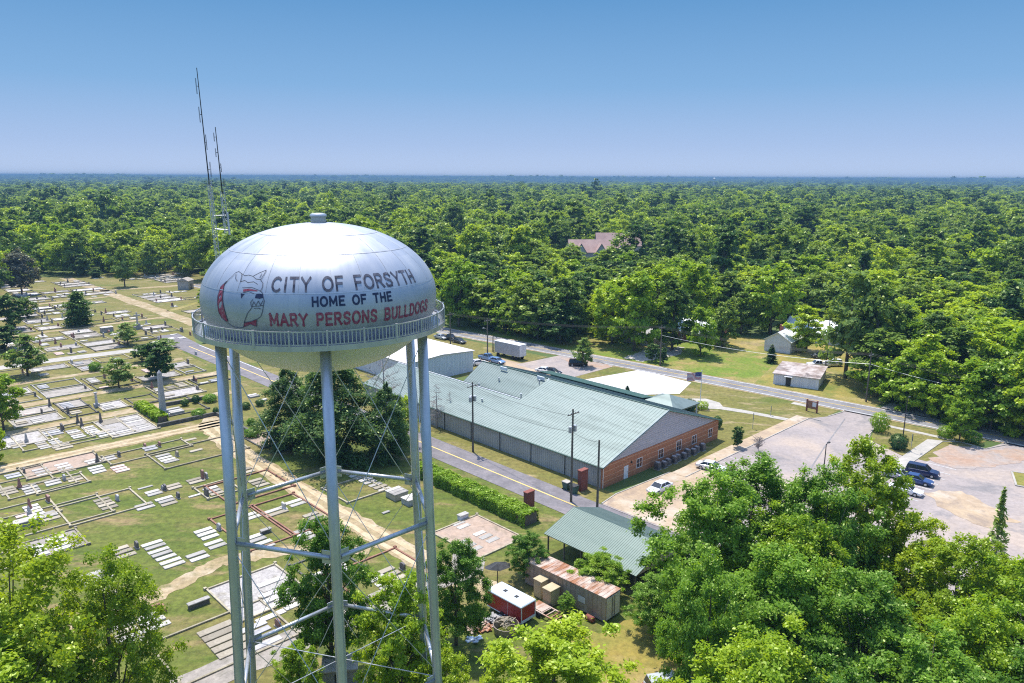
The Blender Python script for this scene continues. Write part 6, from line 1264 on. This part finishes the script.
# low dark stone wall in front of the obelisk lawn
for a0, b0, a1, b1, nm in ((75, -38.4, 75, -27.5, 'low dark stone wall in front of the obelisk lawn'), (75, -27.3, 57, -27.3, 'low dark stone wall turning down beside the dirt track'), (88, -33, 87, -22.5, 'low dark stone wall behind the obelisk')):
    p, q = tw(a0, b0), tw(a1, b1); d = q-p; mb = MB(); L_ = float(np.hypot(*d)); mb.bevbox(0, L_, -.22, .22, 0, .75, .05)
    for k in range(int(L_/1.2)): mb.box(.4+k*1.2, .44+k*1.2, -.235, .235, 0, .7)
    tag(obj('stone_wall', mb, 'kerb_dark', loc=(p[0], p[1], 0), rz=math.atan2(d[1], d[0])), nm, 'wall')
# low red brick wall behind white slabs
for x0, y0, x1, y1, nm in ((111, 626, 123, 622, 'low red brick wall left piece by the near slabs'), (152, 611, 161, 607.5, 'low red brick wall right piece by the near slabs'), (161, 607.5, 166, 613, 'short return of the low red brick wall')):
    p, q = ground(x0, y0), ground(x1, y1); d = q-p; mb = MB(); mb.bevbox(0, float(np.hypot(*d)), -.16, .16, 0, .6, .03); tag(obj('brick_wall', mb, 'kerb_brown', loc=(p[0], p[1], 0), rz=math.atan2(d[1], d[0])), nm, 'wall')
# box tombs
def tomb(px, py, L_, w_, h, label, split=0, body='white_wall'):
    a, b = ab(px, py); t = TT('box_tomb', a, b, label, 'box tomb'); mb = MB(); mb.box(-L_/2+.1, L_/2-.1, -w_/2+.1, w_/2-.1, 0, h-.12); obj('body', mb, body, t)
    if split:
        for k in range(split): y0 = -w_/2+w_*k/split; mb = MB(); mb.bevbox(-L_/2, L_/2, y0+.04, y0+w_/split-.04, h-.12, h, .03); obj('lid', mb, 'marble', t)
    else: mb = MB(); mb.bevbox(-L_/2, L_/2, -w_/2, w_/2, h-.12, h, .04); obj('lid', mb, 'marble', t)
tomb(28, 526, 3.3, 1.5, 1.0, 'big white box tomb with shaded blue side at the far left', 0, 'granite')
tomb(397, 497, 2.5, 2.6, 1.05, 'pale box tomb with three lids, left of a similar one', 3, 'tanstone'); tomb(411, 503, 2.3, 2.0, .95, 'darker box tomb with two lids beside the right tower legs', 2, 'granite')
tomb(463, 519, 1.6, .9, .8, 'small raised tomb in the pink paved plot'); tomb(266, 533, 1.5, .7, .6, 'small black topped tomb in the brown kerbed plot', 0, 'headstone_dark')
tomb(199, 606, 2.4, .7, .7, 'narrow white box tomb alone by the dirt path', 0, 'headstone_dark'); tomb(386, 513, 1.2, .5, .2, 'tiny white marker right of the pale box tomb'); tomb(107, 332, 3.4, 2.2, 1.6, 'bluish white box tomb among the far graves', 0, 'granite')
# monuments
g_ = ground(163.5, 416); t = thing('obelisk', (g_[0], g_[1], 0), TA, 'tall grey stone obelisk at the end of the short hedge', 'obelisk'); H = 9.3
mb = MB(); mb.bevbox(-1.0, 1.0, -1.0, 1.0, 0, .5, .06); mb.bevbox(-.78, .78, -.78, .78, .5, 1.3, .05); obj('plinth', mb, 'granite', t)
mb = MB(); mb.hexa([(-.52, -.52, 1.3), (.52, -.52, 1.3), (.52, .52, 1.3), (-.52, .52, 1.3), (-.34, -.34, H-.6), (.34, -.34, H-.6), (.34, .34, H-.6), (-.34, .34, H-.6)]); mb.hexa([(-.34, -.34, H-.6), (.34, -.34, H-.6), (.34, .34, H-.6), (-.34, .34, H-.6), (-.02, -.02, H), (.02, -.02, H), (.02, .02, H), (-.02, .02, H)]); obj('shaft', mb, 'granite', t)
g_ = ground(138, 329); t = thing('cross_monument', (g_[0], g_[1], 0), TA, 'white cross topped monument among the far white graves', 'monument'); mb = MB(); mb.box(-1.1, 1.1, -1.1, 1.1, 0, .9, taper=.1); mb.box(-.7, .7, -.7, .7, .9, 1.8, taper=.1); obj('plinth', mb, 'marble', t); mb = MB(); mb.box(-.22, .22, -.22, .22, 1.8, 5.2, taper=.04); mb.box(-.85, .85, -.17, .17, 4.1, 4.5); obj('cross', mb, 'marble', t)
g_ = ground(186, 289); t = thing('mausoleum', (g_[0], g_[1], 0), TA+.8, 'small grey stone mausoleum near the far forest edge', 'mausoleum'); mb = MB(); mb.box(-2.6, 2.6, -2.2, 2.2, 0, 3.6); obj('wall', mb, 'granite', t); mb = MB(); mb.hexa([(-2.9, -2.5, 3.6), (2.9, -2.5, 3.6), (2.9, 2.5, 3.6), (-2.9, 2.5, 3.6), (-2.7, -.3, 4.7), (2.7, -.3, 4.7), (2.7, .3, 4.7), (-2.7, .3, 4.7)]); obj('roof', mb, 'pad', t); mb = MB(); mb.box(-.5, .5, -2.24, -2.203, 0, 2.2); obj('door', mb, 'dark', t)
g_ = ground(97, 407); t = thing('column_monument', (g_[0], g_[1], 0), TA, 'short dark column monument in the second row of lots', 'monument'); mb = MB(); mb.box(-.5, .5, -.5, .5, 0, .7, taper=.05); obj('plinth', mb, 'granite', t); mb = MB(); mb.tube([(0, 0, .7), (0, 0, 2.9)], [.28, .2], 12); obj('column', mb, 'granite', t); mb = MB(); mb.box(-.3, .3, -.3, .3, 2.9, 3.1); obj('capital', mb, 'granite', t)
g_ = ground(284, 509); t = thing('scroll_monument', (g_[0], g_[1], 0), TA+math.pi/2, 'small white scroll monument inside the brown kerbed plot', 'monument'); mb = MB(); mb.box(-.7, .7, -.25, .25, 0, .25); obj('base', mb, 'marble', t); mb = MB(); mb.bevbox(-.5, .5, -.15, .15, .25, 1.0, .08); obj('stone', mb, 'marble', t)
g_ = ground(284.5, 437); t = thing('column_monument', (g_[0], g_[1], 0), TA, 'dark slim stone shaft in the brown paved plot', 'monument'); mb = MB(); mb.box(-.4, .4, -.4, .4, 0, .5); obj('plinth', mb, 'headstone_dark', t); mb = MB(); mb.box(-.22, .22, -.22, .22, .5, 3.2, taper=.06); obj('shaft', mb, 'headstone_dark', t)
# lone headstones that stand out
for (x, y, m, k, h, lab) in ((163, 490, 'granite', 0, .8, 'grey headstone above the lawn pair'), (97.5, 463, 'headstone_dark', 1, 1.5, 'slim dark headstone above the white pair'), (145, 447, 'headstone_red', 0, .7, 'reddish headstone in the long kerbed plot'), (78, 424, 'headstone_dark', 1, 1.9, 'left of two slim dark headstones by the pads'), (82, 427, 'headstone_dark', 1, 1.7, 'right of two slim dark headstones by the pads'),
    (101, 423, 'headstone_dark', 1, 1.9, 'slim dark headstone at the broad white pad'), (50, 407, 'headstone_dark', 1, 1.8, 'dark headstone below the third path'), (62, 431, 'headstone_dark', 0, 1.5, 'thick black headstone of the dark slabs'), (42, 414, 'headstone_dark', 0, 1.2, 'dark bushy looking stone beside the second path'), (196, 355, 'granite', 0, 1., 'grey stone near the lane end'),
    (30, 510, 'headstone_red', 1, 1.6, 'brown shaft headstone behind the box tomb'), (196, 382, 'headstone_red', 0, 1., 'red headstone in the plot right of the obelisk')): 
    a, b = ab(x, y); headstone(a, b, .9, h, m, lab, k)
# the far bands of lots between the lanes
names = {0: 'small grave slab in the lots between first and second path', 1: 'small grave slab in the lots between second and third path', 2: 'small grave slab in the lots beside the paved lane', 3: 'tiny grave slab in the far part of the cemetery', 4: 'weathered slab in the extra plots on the near lawn', 5: 'small grave slab in the lots between third and fourth path'}
bandn = ['between the first and second paths', 'between the second and third paths', 'beside the paved cemetery lane', 'in the far part of the cemetery', 'on the near lawn below the first path', 'between the third and fourth paths']
def band(a0, a1, b0, b1, idx, dens=.8, hsd=.35, sw=6.4):
    b = b0
    while b < b1-3:
        w_ = random.uniform(sw*.8, sw*1.5); a = a0+.4
        while a < a1-3:
            d = random.uniform(5.5, 7.5)
            if a+d > a1: break
            mid = tw(a+d/2, b+w_/2); q = project(mid[0], mid[1], 0)
            if random.random() < dens and -20 < q[0] < 430:
                pad = random.choices([None, 'pad_grey', 'pad', 'concrete_white'], [5, 3, 3, 1.2])[0]; 
                if random.random() < .75: lot(a+.3, a+d-.3, b+.3, b+w_-.3, random.choice(['kerb', 'concrete', 'kerb_dark', 'kerb']), pad, 'kerbed burial plot '+bandn[idx])
                n = int((d-1.6)/1.2); cols = max(1, int((w_-1.4)/2.5))
                for c in range(cols):
                    if random.random() < .25: continue
                    m = random.choices(['marble', 'tanstone', 'granite', 'pinkstone'], [5, 3, 3, .7])[0]; k0 = random.randint(0, 1)
                    for k in range(k0, n-random.randint(0, 2)): slab(a+1.3+k*1.2, b+1.9+c*2.5, 1.9, .8, .24, m, names[idx], names[idx])
                for _q in range(2 if random.random() < .4 else 1):
                  if random.random() < hsd*1.15: headstone(a+d*random.uniform(.25, .8), b+w_*random.choice([.12, .5, .9]), random.uniform(.7, 1.3), random.uniform(.9, 1.7), random.choice(['headstone_dark', 'granite', 'headstone_dark', 'headstone_red']), 'headstone '+bandn[idx], random.choice([0, 0, 1]))
            a += d+.5
        b += w_+.4
band(91.8, 106, -58, -38, 1, .97); band(91.8, 105, -37, -16, 1, .95); band(109.5, 126, -56, -16, 5, .95)
band(129.2, 144, -62, -14, 2, .9)
band(150, 188, -44, 2, 2, .88, .9, 7); band(191, 244, -48, 2, 3, .8, .9, 7.5); band(250, 318, -22, 3, 3, .65, .9, 8)
band(155, 198, 12, 54, 3, .75, .9, 8); band(205, 255, 12, 56, 3, .65, .9, 8); band(272, 318, 12, 54, 3, .35, .8, 10)
band(33, 67, -92, -62, 4, .6, .8); band(73.2, 88, -92, -62, 0, .9, .9); band(36, 50, -45, -36, 4, .5, .5); band(4, 14, -62, -40, 4, .45, .4)
if STUFF.v: tag(obj('far_grave_slabs', STUFF, 'marble'), 'many more tiny pale grave slabs in the far lots', 'grave slabs', kind='stuff')
# ================================================================= LIGHT, SKY, AIR
SE = R_(69); SA = R_(-24)   # high sun beyond the scene, slightly to the left
EXPO = 1.24
sv = Vector((math.sin(SA)*math.cos(SE), math.cos(SA)*math.cos(SE), math.sin(SE)))
sl = bpy.data.lights.new('sun', 'SUN'); sl.energy = 2.5; sl.angle = R_(.53); sl.color = (1, .95, .86); so = bpy.data.objects.new('sun', sl); COL.objects.link(so)
so.rotation_euler = sv.to_track_quat('Z', 'Y').to_euler()
w = bpy.data.worlds.new('World'); sc.world = w; w.use_nodes = True; nt = w.node_tree; bg = nt.nodes['Background']; N = nt.nodes; L = nt.links
sky = N.new('ShaderNodeTexSky'); sky.sky_type = 'NISHITA'; sky.sun_disc = False; sky.sun_elevation = SE; sky.sun_rotation = SA
sky.air_density = 1.0; sky.dust_density = .6; sky.ozone_density = 1.6; sky.altitude = 100
STR = .15; kf = 1/(STR*2**EXPO)
tc = N.new('ShaderNodeTexCoord'); sp = N.new('ShaderNodeSeparateXYZ'); L.new(tc.outputs['Generated'], sp.inputs[0])
rp = N.new('ShaderNodeValToRGB'); els = rp.color_ramp.elements
for i, (z, c) in enumerate(((0., (.54, .66, .90)), (.04, (.41, .56, .84)), (.11, (.24, .455, .76)), (.24, (.10, .30, .61)))):
    e = els[i] if i < 2 else els.new(z); e.position = z; e.color = (c[0], c[1], c[2], 1)
sm = N.new('ShaderNodeVectorMath'); sm.operation = 'SCALE'; sm.inputs['Scale'].default_value = kf; L.new(sp.outputs[2], rp.inputs[0]); L.new(rp.outputs[0], sm.inputs[0])
mr = N.new('ShaderNodeMapRange'); mr.interpolation_type = 'SMOOTHSTEP'; mr.inputs[1].default_value = .26; mr.inputs[2].default_value = .5; L.new(sp.outputs[2], mr.inputs[0])
mx = N.new('ShaderNodeMix'); mx.data_type = 'RGBA'; L.new(mr.outputs[0], mx.inputs[0]); L.new(sm.outputs[0], mx.inputs[6]); L.new(sky.outputs[0], mx.inputs[7])
L.new(mx.outputs[2], bg.inputs[0]); bg.inputs[1].default_value = STR
mb = MB(); mb.box(-21500, 21500, -21500, 21500, -45, 54.5)
hz = obj('haze', mb, []); hz['kind'] = 'stuff'
hm = bpy.data.materials.new('haze'); hm.use_nodes = True; nt = hm.node_tree; nt.nodes.remove(nt.nodes['Principled BSDF'])
pv = nt.nodes.new('ShaderNodeVolumePrincipled'); pv.inputs['Density'].default_value = 2.2e-4; pv.inputs['Color'].default_value = (.20, .36, .55, 1); pv.inputs['Anisotropy'].default_value = .0
nt.links.new(pv.outputs[0], nt.nodes['Material Output'].inputs['Volume']); hz.data.materials.append(hm)
sc.view_settings.view_transform = 'Standard'; sc.view_settings.look = 'None'; sc.view_settings.exposure = EXPO; sc.view_settings.gamma = 1
cy = sc.cycles; cy.max_bounces = 5; cy.diffuse_bounces = 4; cy.glossy_bounces = 2; cy.transmission_bounces = 3; cy.transparent_max_bounces = 4; cy.volume_bounces = 0
cy.use_denoising = False; cy.use_adaptive_sampling = True; cy.adaptive_threshold = .006; cy.caustics_reflective = False; cy.caustics_refractive = False
cy.pixel_filter_type = 'BLACKMAN_HARRIS'; cy.filter_width = 1.15
